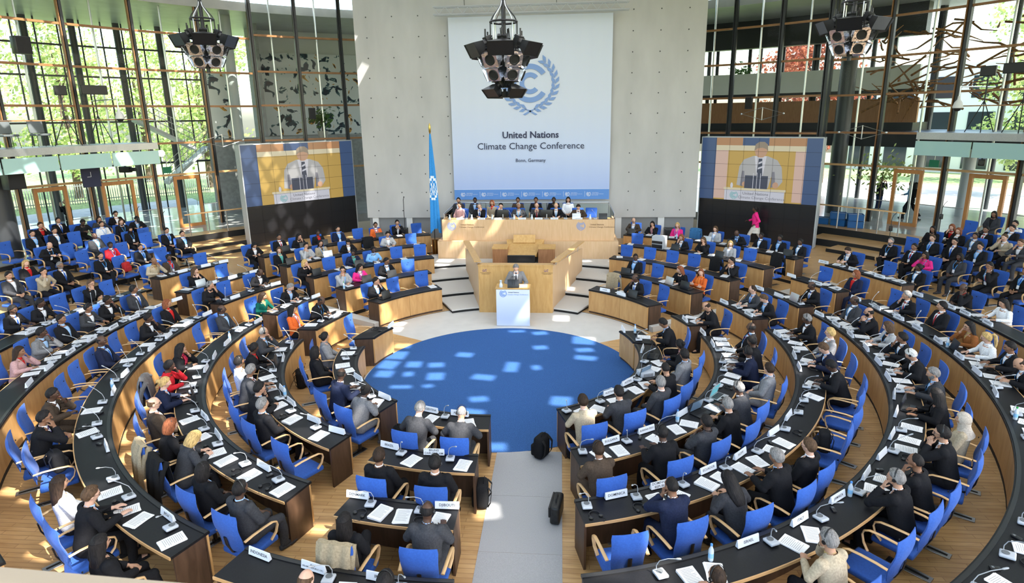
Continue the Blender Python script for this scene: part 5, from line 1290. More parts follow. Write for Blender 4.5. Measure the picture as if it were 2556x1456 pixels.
        y = -.004 - .0015 * (lay[0] + 2); mb = MB(); Mx = Matrix.Translation((.315 * W, y, zb + .085 * (Hh - zb))) @ Matrix.Rotation(pi / 2, 4, 'X') @ Matrix.Scale(.19, 4)
        emblem(mb, Mx); text_mb(mb, 'un', Matrix.Translation((.50 * W, y, zb + .12 * (Hh - zb))) @ Matrix.Rotation(pi / 2, 4, 'X') @ Matrix.Scale(.17, 4), 1); text_mb(mb, 'ccc', Matrix.Translation((.55 * W, y, zb + .055 * (Hh - zb))) @ Matrix.Rotation(pi / 2, 4, 'X') @ Matrix.Scale(.165, 4), 1)
        obj('caption', mb.mesh('caption', ['pic_teal', 'pic_grey']), pc)
        mb = MB(); y -= .004
        for k in range(1, 8): mb.box(W * k / 8 - .004, W * k / 8 + .004, y, y + .002, 0, Hh)
        for k in range(1, 8): mb.box(0, W, y, y + .002, Hh * k / 8 - .004, Hh * k / 8 + .004)
        obj('panel_joint_lines', mb.mesh('panel_joints', ['screen_black']), v)
    # loudspeakers, music stand microphone and printer round the stage
    for x, y, w in ((-5.9, 12.2, 'left'), (6.3, 12.2, 'right')):
        k = thing('loudspeaker', 'black stage loudspeaker on the floor %s of the dais' % w, 'loudspeaker', (x, y, .44)); mb = MB(); mb.rbox(.75, .6, .62, .03, 2, 0, Matrix.Translation((0, 0, .31))); obj('cabinet', mb.mesh('cabinet', ['black_plastic']), k)
        mb = MB(); mb.box(-.33, .33, -.306, -.30, .05, .57); obj('grille', mb.mesh('grille', ['black_matte']), k)
    k = thing('microphone_stand', 'thin tall microphone stand before the concrete wall left of the flag', 'microphone stand', (-5.55, 12.0, .44)); mb = MB(); mb.tube([(0, 0, .02), (0, 0, 1.95), (.03, 0, 2.05)], .013, 7); obj('pole', mb.mesh('pole', ['dark_metal']), k)
    mb = MB(); mb.lathe([(.16, 0), (.16, .02), (.02, .03)], 16); obj('foot', mb.mesh('foot', ['dark_metal']), k); mb = MB(); mb.ball((.035, 0, 2.07), (.025, .025, .03), 8); obj('microphone_head', mb.mesh('microphone_head', ['black_matte']), k)
    a = 148.2; x, y = pol(rfront('F4R', a) + .26, a); k = thing('printer', 'grey and black laser printer on the fourth front desk right of the podium', 'printer', (x, y, TZ['F4'] + .001), rad(a + 180)); mb = MB(); mb.rbox(.44, .42, .46, .03, 2, 0, Matrix.Translation((0, 0, .23))); obj('housing', mb.mesh('housing', ['grey_plastic']), k)
    mb = MB(); mb.box(-.2, .2, -.222, -.21, .03, .17); mb.box(-.2, .2, -.222, -.21, .20, .30); obj('paper_tray', mb.mesh('paper_tray', ['black_plastic']), k); mb = MB(); mb.box(-.2, .2, -.21, .1, .455, .475); obj('output_cover', mb.mesh('output_cover', ['pale_plastic']), k)
    person(9.55, 11.55, .44, 78, ('K', 'M', 'k', '-', '4', 'pk', ''), 'person in pink cardigan and pale skirt walking past the right video wall', None, .97, legs=(.62, .58, .52))
    skirt = MB(); rows = [(.88, .15, .115), (.80, .20, .155), (.785, .185, .145), (.70, .225, .18), (.685, .205, .165), (.58, .245, .20)]
    skirt.tube([(0, .0, z) for z, a, b in rows], [(a, b) for z, a, b in rows], 22, side=(1, 0, 0))
    w = [o for o in COL.objects if o.get('label', '').startswith('person in pink cardigan and pale')][0]; obj('skirt', skirt.mesh('skirt', ['cloth']), w, col=(.62, .58, .52))

BAGS = [(1.08, -4.22, .013, 60, 'black backpack on the floor by the carpet edge beside the aisle', 'bag', (.012, .012, .013)), (1.36, -5.85, .016, 80, 'black briefcase standing by the aisle behind the BULGARIA sign', 'case', (.02, .02, .02)),
 (-1.50, -4.02, .006, -30, 'black backpack leaning by the end of the first left desk', 'bag', (.012, .012, .013)), (.20, -5.62, .008, 95, 'black bag standing beside the desk with the BRUNEI sign', 'bag', (.015, .015, .016)), (-4.45, -1.68, .004, -60, 'black backpack standing behind the first left row chairs', 'bag', (.014, .013, .013))]
SACKS = [(12.05, 5.30, .251, 'white carrier bag on the floor before the pink jacket'), (12.22, 4.92, .251, 'white carrier bag on the floor before the grey jacket and skirt')]
def loose_things():
    for x, y, z, f, lb, kd, c in BAGS:
        bag(x, y, z, f, lb, c, kd)
    for x, y, z, lb in SACKS:
        k = thing('carrier_bag', lb, 'bag', (x, y, z), 0, 'white carrier bags'); mb = MB(); mb.tube([(0, 0, 0), (0, 0, .06), (.01, 0, .2), (0, .01, .34), (0, 0, .36)], [(.15, .09), (.19, .11), (.18, .10), (.15, .05), (.10, .02)], 14, side=(1, 0, 0)); obj('body', mb.mesh('body', ['white_bag']), k)
        mb = MB(); mb.tube([(-.06, 0, .34), (-.05, 0, .46), (.05, 0, .46), (.06, 0, .34)], .008, 6); obj('handle', mb.mesh('handle', ['white_bag']), k)
    x, y = pol(rfront('R1', 53.5) + .25, 53.5); k = thing('desk_projector', 'small white projector box on the first right row desk', 'projector', (x, y, TZ['R1'] + .001), rad(20)); mb = MB(); mb.rbox(.30, .24, .11, .02, 2, 0, Matrix.Translation((0, 0, .06))); obj('housing', mb.mesh('housing', ['pale_plastic']), k)
    mb = MB()
    for q in range(7): mb.box(-.10 + .03 * q, -.085 + .03 * q, -.123, -.119, .03, .09)
    obj('vent_slats', mb.mesh('vent', ['grille_grey']), k)
# ---------------------------------------------------------------- glass facade, lobby, outdoors, roof
LF = 1.0      # lobby floor level
TR = (3.5, 4.95, 6.6, 8.16, 9.78)
def at(R_, a, z=0): return V3((*pol(R_, a), z))
def facade():
    n = [0, 0, 0]
    for s in (-1, 1):
        A = (96.5, 104, 111.4, 118.4, 125.4, 132.8, 139.2); B = (138.2, 144.2, 150.4, 156.6, 162.8)
        for R_, ang in ((21., A), (19.5, B)):
            for a in ang:
                a *= s; n[0] += 1; p = at(R_, a); mb = MB(); M = Matrix.Translation(p) @ Matrix.Rotation(rad(a), 4, 'Z')
                mb.box(-.09, .01, -.10, .10, LF, 11.9, 0, M); mb.box(.055, .09, -.05, .14, LF, 11.9, 0 if R_ < 20 else 1, M); mb.box(.0, .06, -.03, .03, LF, 11.9, 0, M)
                struct(mb.ob('trim_%d' % n[0], ['mullion_metal', 'timber']))
            for i in range(len(ang) - 1):
                a0, a1 = sorted((s * ang[i], s * ang[i + 1])); w = .45
                mb = MB()
                for z in TR: mb.sector(a0 + w * .4, a1 - w * .4, R_ - .07, R_ + .05, z - .045, z + .045, 0 if z > 3.6 else 1, 4)
                n[0] += 1; struct(mb.ob('trim_%d' % n[0], ['timber', 'edge_wood']))
                zs = (LF + .05,) + TR + (11.9,); mb = MB()
                for z0, z1 in zip(zs, zs[1:]): mb.add([at(R_, a0 + .3, z0 + .05), at(R_, a1 - .3, z0 + .05), at(R_, a1 - .3, z1 - .05), at(R_, a0 + .3, z1 - .05)], [(0, 1, 2, 3)], 0)
                if s * ang[i] and R_ > 20 and ang[i] in (111.4, 118.4, 125.4): mb.f = mb.f[1:]; mb.m = mb.m[1:]; mb.sm = mb.sm[1:]
                n[1] += 1; struct(mb.ob('window_%d' % n[1], 'facade_glass'))
                # slim steel tube standing behind the glass, mid bay
                am = (a0 + a1) / 2; mb = MB(); mb.tube([at(R_ + .5, am, LF), at(R_ + .5, am, 11.9)], .045, 8); n[0] += 1; struct(mb.ob('trim_%d' % n[0], 'steel'))
        for (b0, b1), (f0, f1) in (((112.7, 115.9), (111.7, 118.1)), ((119.4, 122.9), (118.7, 125.1)), ((127.5, 130.6), (125.7, 132.5))):
            a0, a1 = sorted((s * b0, s * b1)); p, q = at(21, a0), at(21, a1); u = (q - p).normalized(); W = (q - p).length; h = 2.42
            n[2] += 1; M = Matrix.Translation(p + V3((0, 0, LF))) @ Matrix(((u.x, -u.y, 0, 0), (u.y, u.x, 0, 0), (0, 0, 1, 0), (0, 0, 0, 1)))
            d = struct(obj('door_%d' % n[2], None, M=M))
            mb = MB(); mb.box(0, .13, -.06, .06, 0, h); mb.box(W - .13, W, -.06, .06, 0, h); mb.box(0, W, -.07, .07, h - .16, h); mb.box(0, W, -.05, .05, 0, .14); obj('door_frame', mb.mesh('door_frame', ['door_timber']), d)
            mb = MB(); mb.box(.13, W - .13, -.008, .008, .14, h - .16); obj('door_pane', mb.mesh('door_pane', ['clear_glass']), d)
            mb = MB(); mb.tube([(.2, -.09, .95), (.2, -.09, 1.25)], .014, 6); mb.tube([(.2, -.09, 1.0), (.2, 0, 1.0)], .01, 5); mb.tube([(.2, -.09, 1.2), (.2, 0, 1.2)], .01, 5); obj('door_handle', mb.mesh('door_handle', ['steel']), d)
            for c0, c1 in ((f0, b0), (b1, f1)):
                e0, e1 = sorted((s * c0, s * c1)); mb = MB(); mb.add([at(21, e0 + .1, LF + .05), at(21, e1 - .1, LF + .05), at(21, e1 - .1, 3.42), at(21, e0 + .1, 3.42)], [(0, 1, 2, 3)]); n[1] += 1; struct(mb.ob('window_%d' % n[1], 'clear_glass'))
                mb = MB(); mb.tube([at(20.96, e0 + .1, 2.0), at(20.96, e1 - .1, 2.0)], .018, 6); n[0] += 1; struct(mb.ob('trim_%d' % n[0], 'brushed_steel'))
    # lobby floor, platform nose and ceilings
    mb = MB()
    for s in (-1, 1):
        mb.sector(s * 122.5, s * 142, 18.2, 19.05, .3, LF, 1, mside=(2, 1)); mb.sector(s * 92, s * 122.5, 19., 19.1, .3, LF, 1, mside=(2, 1))
        mb.sector(s * 92, s * 168, 19.05, 29, .6, LF, 0)
        mb.sector(s * 122.5, s * 135, 16.9, 18.2, .2, .72, 1, mside=(2, 1)); mb.sector(s * 122.5, s * 131, 15.9, 16.9, .2, .58, 1, mside=(2, 1))
    struct(mb.ob('floor_lobby', ['lobby_floor', 'parquet', 'black_riser']))
    mb = MB()
    for s in (-1, 1): mb.sector(s * 60, s * 175, 20.8, 30, 11, 11.4, 0)
    struct(mb.ob('ceiling_lobby', 'ceiling_grey'))
    mb = MB(); mb.sector(118, 160, 23, 29, 4.25, 4.9, 0); struct(mb.ob('ceiling_lower_lobby', 'dark_metal'))
    k = 0
    for s, aa in ((-1, (112, 121, 130, 138, 146, 151)), (1, (118, 128, 137, 143, 148, 153))):
        for a in aa:
            for R_ in (23.2, 25.6):
                k += 1; c = thing('downlight', 'small warm recessed ceiling spotlight in the lobby ceiling', 'ceiling light', at(R_, s * a, 11.86), 0, 'lobby ceiling spotlights'); mb = MB(); mb.lathe([(.09, .0), (.09, .03)], 12); obj('trim_ring', mb.mesh('trim_ring', ['steel']), c); mb = MB(); mb.ball((0, 0, -.005), (.055, .055, .03), 8); obj('lamp', mb.mesh('lamp', ['lamp_glow']), c)
    # left lobby: concrete core, mural, columns
    mb = MB(); mb.sector(-162, -134.6, 24, 24.4, LF, 5.0, 0); mb.sector(-142, -141.6, 24.4, 27, LF, 11.9, 0); struct(mb.ob('wall_lobby_left', 'raw_concrete'))
    mb = MB(); mb.sector(-160, -142, 26.9, 27.2, LF, 11.9, 0); struct(mb.ob('wall_lobby_left_back', 'white_paint'))
    p, q = at(26.8, -155.5), at(26.8, -142.8)
    def panel(p, q, z0, z1, lab):
        u = (q - p).normalized(); M = Matrix.Translation(p + V3((0, 0, z0))) @ Matrix(((u.x, -u.y, 0, 0), (u.y, u.x, 0, 0), (0, 0, 1, 0), (0, 0, 0, 1)))
        o = MB().box(0, (q - p).length, -.04, .04, 0, z1 - z0).ob('abstract_mural', 'mural', M=M); tag(o, lab, 'mural')
    panel(q, p, 5.0, 9.75, 'large white mural with dark and ochre splashes behind the lobby glass')
    panel(at(23.9, -134.8), at(23.9, -137.6), 5.0, 8.4, 'narrow splashed mural panel beside the pale round column')
    for nm, R_, a, r, m, z1 in (('lobby_left', 22.5, -137.2, .27, 'column_grey', 11.9), ('lobby_right', 22.5, 138.4, .36, 'column_dark', 11.9), ('right_pale', 25.5, 127.6, .25, 'column_grey', 4.3), ('right_middle', 26.5, 133, .25, 'column_grey', 4.3), ('left_thick', 20.35, -108.6, .42, 'column_dark', 4.75), ('right_thick', 20.35, 108.6, .42, 'column_dark', 4.75)):
        mb = MB(); mb.tube([at(R_, a, LF - .2), at(R_, a, z1)], r, 24); struct(mb.ob('column_' + nm, m))
    # right lobby back: bands of gallery, timber and windows
    mb = MB(); mb.sector(134, 165, 26.8, 27, 5.3, 6.5, 0); mb.sector(134, 165, 26.4, 26.7, 6.95, 8.1, 1); mb.sector(134, 165, 26.4, 27, 9.5, 11.9, 2); mb.sector(134, 165, 26.4, 29, 6.75, 6.95, 2); mb.sector(134, 165, 26.4, 29, 4.9, 5.3, 2)
    struct(mb.ob('wall_lobby_right', ['walnut_veneer', 'white_paint', 'dark_metal']))
    mb = MB()
    for k in range(9): a = 134 + 3.8 * k; mb.sector(a, a + .35, 28.6, 28.8, 4.9, 11.9, 0)
    struct(mb.ob('trim_gallery', 'mullion_metal'))
    # galleries over the side seats
    for s, nm in ((-1, 'left'), (1, 'right')):
        b0, b1 = 96, 124 if s < 0 else 126
        mb = MB(); mb.sector(s * b0, s * b1, 18.75, 20.85, 4.80, 5.06, 0); struct(mb.ob('floor_gallery_' + nm, 'brushed_steel'))
        g = thing('glass_fascia', 'teal glass fascia strip along the edge of the %s gallery' % nm, 'glass panel', (0, 0, 0)); n_ = 5
        for k in range(n_):
            a0 = b0 + (b1 - b0) * k / n_; a1 = b0 + (b1 - b0) * (k + 1) / n_; mb = MB(); mb.sector(s * (a0 + .1), s * (a1 - .1), 18.68, 18.72, 4.2, 4.74, 0); obj('glass_panel', mb.mesh('glass_panel', ['teal_edge']), g)
        g = thing('glass_balustrade', 'glass balustrade on the %s gallery' % nm, 'balustrade', (0, 0, 0))
        for k in range(n_):
            a0 = b0 + (b1 - b0) * k / n_; a1 = b0 + (b1 - b0) * (k + 1) / n_; mb = MB(); mb.add([at(18.8, s * a0, 5.1), at(18.8, s * a1, 5.1), at(18.8, s * a1, 6.0), at(18.8, s * a0, 6.0)], [(0, 1, 2, 3)]); obj('glass_panel', mb.mesh('glass_panel', ['clear_glass']), g)
        mb = MB(); mb.sector(s * b0, s * b1, 18.76, 18.84, 6.0, 6.04, 0); obj('hand_rail', mb.mesh('hand_rail', ['timber']), g)
        for k, (a, z, w, lb) in enumerate(((119.2, 7.2, .95, 'double black screen'), (115.8, 7.15, .42, 'small black screen'))):
            if s > 0: a = (121.3, 117.8)[k]; z = (7.25, 7.3)[k]; w = (.5, 1.5)[k]
            t = thing('tripod_screen', '%s on a black tripod on the %s gallery' % (lb, nm), 'screen', at(19.9, s * a, 5.06), rad(s * a)); mb = MB(); mb.tube([(0, 0, 1.0), (0, 0, z - 5.06)], .025, 8); obj('pole', mb.mesh('pole', ['dark_metal']), t)
            for q in range(3): mb = MB(); mb.tube([(0, 0, 1.15), (.5 * cos(q * 2.09), .5 * sin(q * 2.09), 0)], .018, 6); obj('leg', mb.mesh('leg', ['dark_metal']), t)
            mb = MB(); mb.rbox(w, .12, .36, .02, 1, 0, Matrix.Translation((0, .06, z - 5.06))); obj('casing', mb.mesh('casing', ['black_plastic']), t)
        for a in (106, 110, 113):
            c = thing('gallery_chair', 'grey chair on the %s gallery, %s from the near end' % (nm, ORD[(106, 110, 113).index(a)]), 'chair', at(19.8, s * a, 5.06), rad(s * a), 'chairs on the galleries'); mb = MB(); mb.rbox(.5, .5, .08, .03, 2, 0, Matrix.Translation((0, 0, .45))); obj('seat', mb.mesh('seat', ['grille_grey']), c)
            mb = MB(); mb.rbox(.5, .07, .5, .03, 2, 0, Matrix.Translation((0, -.25, .75)) @ Matrix.Rotation(rad(10), 4, 'X')); obj('backrest', mb.mesh('backrest', ['grille_grey']), c)
            for q in range(4): mb = MB(); mb.tube([((-.2, .2)[q % 2], (-.2, .2)[q // 2], .42), ((-.23, .23)[q % 2], (-.24, .24)[q // 2], 0)], .013, 6); obj('leg', mb.mesh('leg', ['dark_metal']), c)
    # loudspeakers, dome cameras, signs and braces on the glass wall
    for R_, a, z, w, h, lb in ((20.2, -113.4, 8.75, .5, .62, 'high on the left glass wall'), (19.2, -145.3, 6.2, .3, .55, 'on the glass wall above the left video wall'), (19.2, 147.6, 6.35, .3, .55, 'on the glass wall above the right video wall'), (19.3, -108.9, 4.0, .55, .75, 'on the thick column left of the seats')):
        c = thing('wall_loudspeaker', 'black loudspeaker box ' + lb, 'loudspeaker', at(R_, a, z), rad(a)); mb = MB(); mb.rbox(w, w * .8, h, .02, 2, 0); obj('cabinet', mb.mesh('cabinet', ['black_plastic']), c); mb = MB(); mb.box(-w * .45, w * .45, w * .4, w * .41, -h * .45, h * .45); obj('grille', mb.mesh('grille', ['black_matte']), c)
        mb = MB(); mb.tube([(0, -w * .4, 0), (0, -w * .4 - .25, 0)], .02, 6); obj('bracket', mb.mesh('bracket', ['dark_metal']), c)
    for s, a, z, lb in ((-1, -119.7, 6.05, 'left'), (1, 121.6, 5.95, 'right')):
        c = thing('dome_camera', 'white dome camera hanging over the %s gallery' % lb, 'camera', at(18.4, a, z)); mb = MB(); mb.lathe([(.04, .42), (.05, .3), (.12, .2), (.16, .05), (.16, 0)], 16); obj('housing', mb.mesh('housing', ['white_paint']), c); mb = MB(); mb.ball((0, 0, 0), (.13, .13, .12), 14); obj('dome', mb.mesh('dome', ['black_plastic']), c)
        mb = MB(); mb.tube([(0, 0, .4), (0, 0, .75), at(2.3, a, .75)], .025, 7); obj('arm', mb.mesh('arm', ['steel']), c)
    for a, lb in ((-126.8, 'left'), (126.4, 'right')):
        M = Matrix.Translation(at(20.85, a, 3.75)) @ Matrix.Rotation(rad(a), 4, 'Z'); o = thing('exit_sign', 'small green exit sign hanging on the %s glass wall' % lb, 'sign', M=M); mb = MB(); mb.box(-.18, .18, -.03, .03, -.14, .14); obj('panel', mb.mesh('panel', ['exit_green']), o)
        mb = MB(); mb.tube([(0, 0, .14), (0, 0, .5)], .008, 5); obj('hanger', mb.mesh('hanger', ['steel']), o)
    for a, z, lb in ((-133.2, 5.0, 'left of the pale column'), (133.6, 5.0, 'beside the dark round column'), (145.5, 5.85, 'above the right video wall')):
        M = Matrix.Translation(at(19.9 if abs(a) < 140 else 19.0, a, z)) @ Matrix.Rotation(rad(a), 4, 'Z'); c = thing('tension_brace', 'star-shaped steel tension brace on the glass wall ' + lb, 'brace', M=M)
        for x in (-1, 1): mb = MB(); mb.tube([(0, 0, .28), (x * .95, 0, 0), (0, 0, -.28)], .018, 6); obj('rod', mb.mesh('rod', ['steel']), c); mb = MB(); mb.ball((x * .95, 0, 0), .05, 8); obj('node', mb.mesh('node', ['steel']), c)
        mb = MB(); mb.tube([(0, 0, .3), (0, 0, -.3)], .022, 6); obj('post', mb.mesh('post', ['steel']), c)
    for a, z, lb in ((-121.5, 3.95, 'left'), (121.0, 3.95, 'right')):
        c = thing('video_camera', 'black broadcast camera on a bracket under the %s gallery' % lb, 'camera', at(20.2, a, z), rad(a + 25)); mb = MB(); mb.rbox(.22, .5, .26, .03, 2, 0); obj('body', mb.mesh('body', ['black_plastic']), c); mb = MB(); mb.tube([(0, .25, 0), (0, .5, 0)], .08, 14); obj('lens', mb.mesh('lens', ['screen_black']), c); mb = MB(); mb.tube([(0, 0, .13), (0, 0, .8)], .03, 8); obj('bracket', mb.mesh('bracket', ['dark_metal']), c)
    c = thing('wall_clock', 'dark blue square clock hanging under the left gallery', 'clock', M=Matrix.Translation(at(20.3, -117.8, 3.75)) @ Matrix.Rotation(rad(-117.8), 4, 'Z')); mb = MB(); mb.box(-.33, .33, -.03, .03, -.42, .42); obj('face', mb.mesh('face', ['print_navy']), c)
    mb = MB(); mb.box(-.01, .01, .031, .036, 0, .2); mb.box(0, .14, .031, .036, -.01, .01); obj('hands', mb.mesh('clock_hands', ['print_white']), c)
    c = thing('globe_lamp', 'round lit globe lamp in the left lobby under the stairs', 'lamp', at(24.5, -129.3, 4.35)); mb = MB(); mb.ball((0, 0, 0), .17, 16); obj('globe', mb.mesh('globe', ['globe_glow']), c); mb = MB(); mb.tube([(0, 0, -.16), (0, 0, -.4)], .05, 8); obj('fitting', mb.mesh('fitting', ['column_grey']), c)
    # stairs in the left lobby
    t = thing('staircase', 'steel staircase with rails in the left lobby', 'staircase', (0, 0, 0))
    for z0, z1, a0, a1 in ((4.6, 6.1, -127.2, -133.2), (2.9, 4.6, -134.6, -129.6)):
        mb = MB(); p, q = at(24.4, a0, z1 if z0 > 4.5 else z1), at(24.4, a1, z0); d = V3((0, 0, .16)); w = at(1.0, (a0 + a1) / 2)
        mb.add([p, q, q - d, p - d, p + w, q + w, q + w - d, p + w - d], [(0, 1, 2, 3), (7, 6, 5, 4), (0, 4, 5, 1), (3, 2, 6, 7), (0, 3, 7, 4), (1, 5, 6, 2)]); obj('stringer', mb.mesh('stringer', ['column_grey']), t)
        mb = MB()
        for k in range(11): b = p.lerp(q, k / 10); mb.tube([b, b + V3((0, 0, .95))], .014, 5)
        for hh in (.35, .65, .95): mb.tube([p + V3((0, 0, hh)), q + V3((0, 0, hh))], .018, 6)
        obj('railing', mb.mesh('railing_frame', ['brushed_steel']), t)
    # platform railings and crates
    for s, nm in ((-1, 'left'), (1, 'right')):
        g = thing('platform_railing', 'wooden hand rail on steel posts along the %s lobby platform' % nm, 'railing', (0, 0, 0)); mb = MB(); mb.sector(s * 125.5, s * 138, 18.32, 18.40, LF + .92, LF + .97, 0); obj('hand_rail', mb.mesh('hand_rail', ['armrest_wood']), g)
        for a in (126, 128.5, 131, 133.5, 136): mb = MB(); mb.tube([at(18.36, s * a, LF), at(18.36, s * a, LF + .92)], .026, 8); obj('post', mb.mesh('post', ['steel']), g)
    for i, (R_, a, z) in enumerate(((19.0, 134.0, 0), (19.0, 136.2, 0), (18.95, 134.2, .3), (19.0, 132.0, 0), (19.0, 132.1, .3))):
        c = thing('plastic_crate', 'blue plastic crate on the right platform, %s' % ('in front on the floor' if i == 0 else 'nearest the video wall' if i == 1 else 'stacked in the middle' if i == 2 else 'bottom of the pile nearest the door' if i == 3 else 'top of the pile nearest the door'), 'crate', at(R_, a, LF + z), rad(a + 8 * i), 'blue crates'); mb = MB(); mb.box(-.3, .3, -.2, .2, 0, .015)
        for x in (-.3, .285): mb.box(x, x + .015, -.2, .2, 0, .29)
        for y in (-.2, .185): mb.box(-.3, .3, y, y + .015, 0, .29)
        mb.box(-.31, .31, -.21, -.185, .26, .29); mb.box(-.31, .31, .185, .21, .26, .29); obj('body', mb.mesh('body', ['crate_blue']), c)
        mb = MB(); mb.box(-.27, .27, -.17, .17, .015, .25); obj('leaflets', mb.mesh('papers', ['paper']), c)
    for s, a, r, z, lb in ((-1, -121.0, 17.1, .67, 'left'), (-1, -119.7, 18.3, .84, 'far left'), (1, 122.7, 15.9, .58, 'right'), (1, 121.5, 18.4, .84, 'far right')):
        c = thing('microphone_stand', 'thin black microphone stand with small box among the %s back chairs' % lb, 'microphone stand', at(r, a, z)); mb = MB(); mb.tube([(0, 0, 0), (0, 0, 1.5), (.04, 0, 1.62), (.14, 0, 1.74)], .012, 6); obj('pole', mb.mesh('pole', ['dark_metal']), c); mb = MB(); mb.rbox(.12, .08, .2, .02, 1, 0, Matrix.Translation((0, 0, 1.15))); obj('box', mb.mesh('box', ['black_plastic']), c)
        mb = MB(); mb.lathe([(.15, 0), (.15, .02), (.02, .03)], 14); obj('foot', mb.mesh('foot', ['dark_metal']), c)
    # people in the lobby
    person(*at(22.3, -117.0, LF), 150, ('C', 'K', 'k', '-', '2', 'sk', ''), 'person in black standing behind the left glass doors')
    person(*at(24, 134.6, LF), 210, ('C', 'K', 'k', '-', '2', 'sk', ''), 'person in black taking a photo in the right lobby', legs=(.02, .03, .07))
    person(*at(23.2, 130.6, LF), 75, ('K', 'L', 'w', '-', '2', 'sk', ''), 'person in pale shirt walking past the right glass door')
    person(*at(22.6, 129.9, LF), -80, ('K', 'K', 'w', '-', '2', 'lk', ''), 'person in black suit striding with papers behind the right glass door')

def chandeliers():
    for x, y, zb, lb, rot in ((.24, -1.0, 6.33, 'centre of the hall above the blue carpet', 0), (-7.5, 1.4, 6.95, 'left above the seats', 30), (8.1, 1.5, 6.9, 'right above the seats', -30)):
        c = thing('lighting_cluster', 'black floodlight and silver loudspeaker cluster hanging ' + lb, 'chandelier', (x, y, zb), rad(rot), 'hanging lamp and loudspeaker clusters'); big = rot == 0
        z0 = 0 if big else -.5
        mb = MB(); mb.tube([(0, 0, .15), (0, 0, 4.9)], .045, 10); obj('mast', mb.mesh('mast', ['dark_metal']), c)
        mb = MB(); mb.tube([(.27 * cos(2 * pi * k / 24), .27 * sin(2 * pi * k / 24), 1.42) for k in range(24)], .022, 6, closed=True); mb.tube([(.25 * cos(2 * pi * k / 24), .25 * sin(2 * pi * k / 24), .95) for k in range(24)], .018, 6, closed=True); obj('ring_frame', mb.mesh('ring_frame', ['dark_metal']), c)
        for k in range(8):
            a = 2 * pi * k / 8; u = V3((cos(a), sin(a), 0)); mb = MB(); mb.tube([V3((0, 0, 1.95)), u * .06 + V3((0, 0, 1.72)), u * .22 + V3((0, 0, 1.52)), u * .27 + V3((0, 0, 1.42)), u * .27 + V3((0, 0, 1.0)), u * .2 + V3((0, 0, .8))], .013, 6); obj('strut', mb.mesh('strut', ['steel' if k % 2 else 'dark_metal']), c)
        def flood(a, z, tilt, s, rad_):
            M = Matrix.Translation((0, 0, z)) @ Matrix.Rotation(a, 4, 'Z') @ Matrix.Translation((rad_, 0, 0)) @ Matrix.Rotation(tilt, 4, 'Y')
            f = obj('floodlight', None, c, M=M); mb = MB(); w, h = .225 * s, .125 * s; q = .05 * s + .02; d = .24 * s
            vs = [(.0, -q, -q), (.0, q, -q), (.0, q, q), (.0, -q, q), (d, -w, -h), (d, w, -h), (d, w, h), (d, -w, h)]
            mb.add(vs, [(0, 1, 5, 4), (1, 2, 6, 5), (2, 3, 7, 6), (3, 0, 4, 7), (0, 3, 2, 1)]); mb.tube([(-.15 * s, 0, 0), (.0, 0, 0)], .065 * s, 12); obj('reflector_hood', mb.mesh('reflector_hood', ['black_plastic']), f)
            mb = MB(); mb.add([(d - .015, -w * .97, -h * .97), (d - .015, w * .97, -h * .97), (d - .015, w * .97, h * .97), (d - .015, -w * .97, h * .97)], [(0, 1, 2, 3)]); obj('front_glass', mb.mesh('front_glass', ['screen_black']), f)
            mb = MB(); mb.box(-.16 * s, -.07 * s, -.08 * s, .08 * s, -.09 * s, .09 * s); mb.tube([(-.1 * s, 0, .09 * s), (-.16 * s, 0, .2 * s)], .018, 6); mb.tube([(-.12 * s, 0, 0), (-rad_ * .55, 0, .06)], .016, 6); obj('yoke', mb.mesh('yoke', ['dark_metal']), f)
        n6 = 6
        for k in range(n6): flood(-pi / 2 + k * 2 * pi / n6, .98 if big else 1.0, rad(28), 1.15, .46)
        for k in range(12):
            row = k // 6; a = -pi / 2 + (k % 6 + .5) * pi / 3; zz = .70 if row == 0 else .42; rr = .40 if row == 0 else .29
            M = Matrix.Translation((0, 0, zz)) @ Matrix.Rotation(a, 4, 'Z') @ Matrix.Translation((rr, 0, 0)) @ Matrix.Rotation(rad(24), 4, 'Y'); f = obj('loudspeaker', None, c, M=M); w = .175 if row == 0 else .145
            mb = MB(); mb.add([(-.20, -w * .55, -w * .5), (-.20, w * .55, -w * .5), (-.20, w * .55, w * .6), (-.20, -w * .55, w * .6), (.10, -w, -w * .85), (.10, w, -w * .85), (.10, w, w * .9), (.10, -w, w * .9)], [(0, 3, 2, 1), (4, 5, 6, 7), (0, 1, 5, 4), (1, 2, 6, 5), (2, 3, 7, 6), (3, 0, 4, 7)]); obj('cabinet', mb.mesh('cabinet', ['foil']), f)
            mb = MB(); mb.lathe([(.105, .101), (.108, .115), (.092, .118), (.078, .102), (.04, .090), (.035, .10), (.001, .103)], 20, 0, Matrix.Rotation(pi / 2, 4, 'Y')); obj('cone', mb.mesh('cone', ['black_matte']), f)
        if big:
            for k in range(4): flood(-pi / 2 + (k + .5) * pi / 2, .17, rad(42), .9, .22)
            for k in range(4): flood(-pi / 2 + (k + .15) * pi / 2, .03, rad(12), .42, .14)
        mb = MB(); rr = random.Random(8)
        for k in range(9): a = rr.uniform(0, 6.3); mb.tube([(.1 * cos(a), .1 * sin(a), 1.3), (.16 * cos(a + .5), .16 * sin(a + .5), .9), (.08 * cos(a + 1), .08 * sin(a + 1), .5), (.05 * cos(a + 1.5), .05 * sin(a + 1.5), .25)], .009, 5)
        obj('cable_bundle', mb.mesh('cable', ['black_matte']), c)

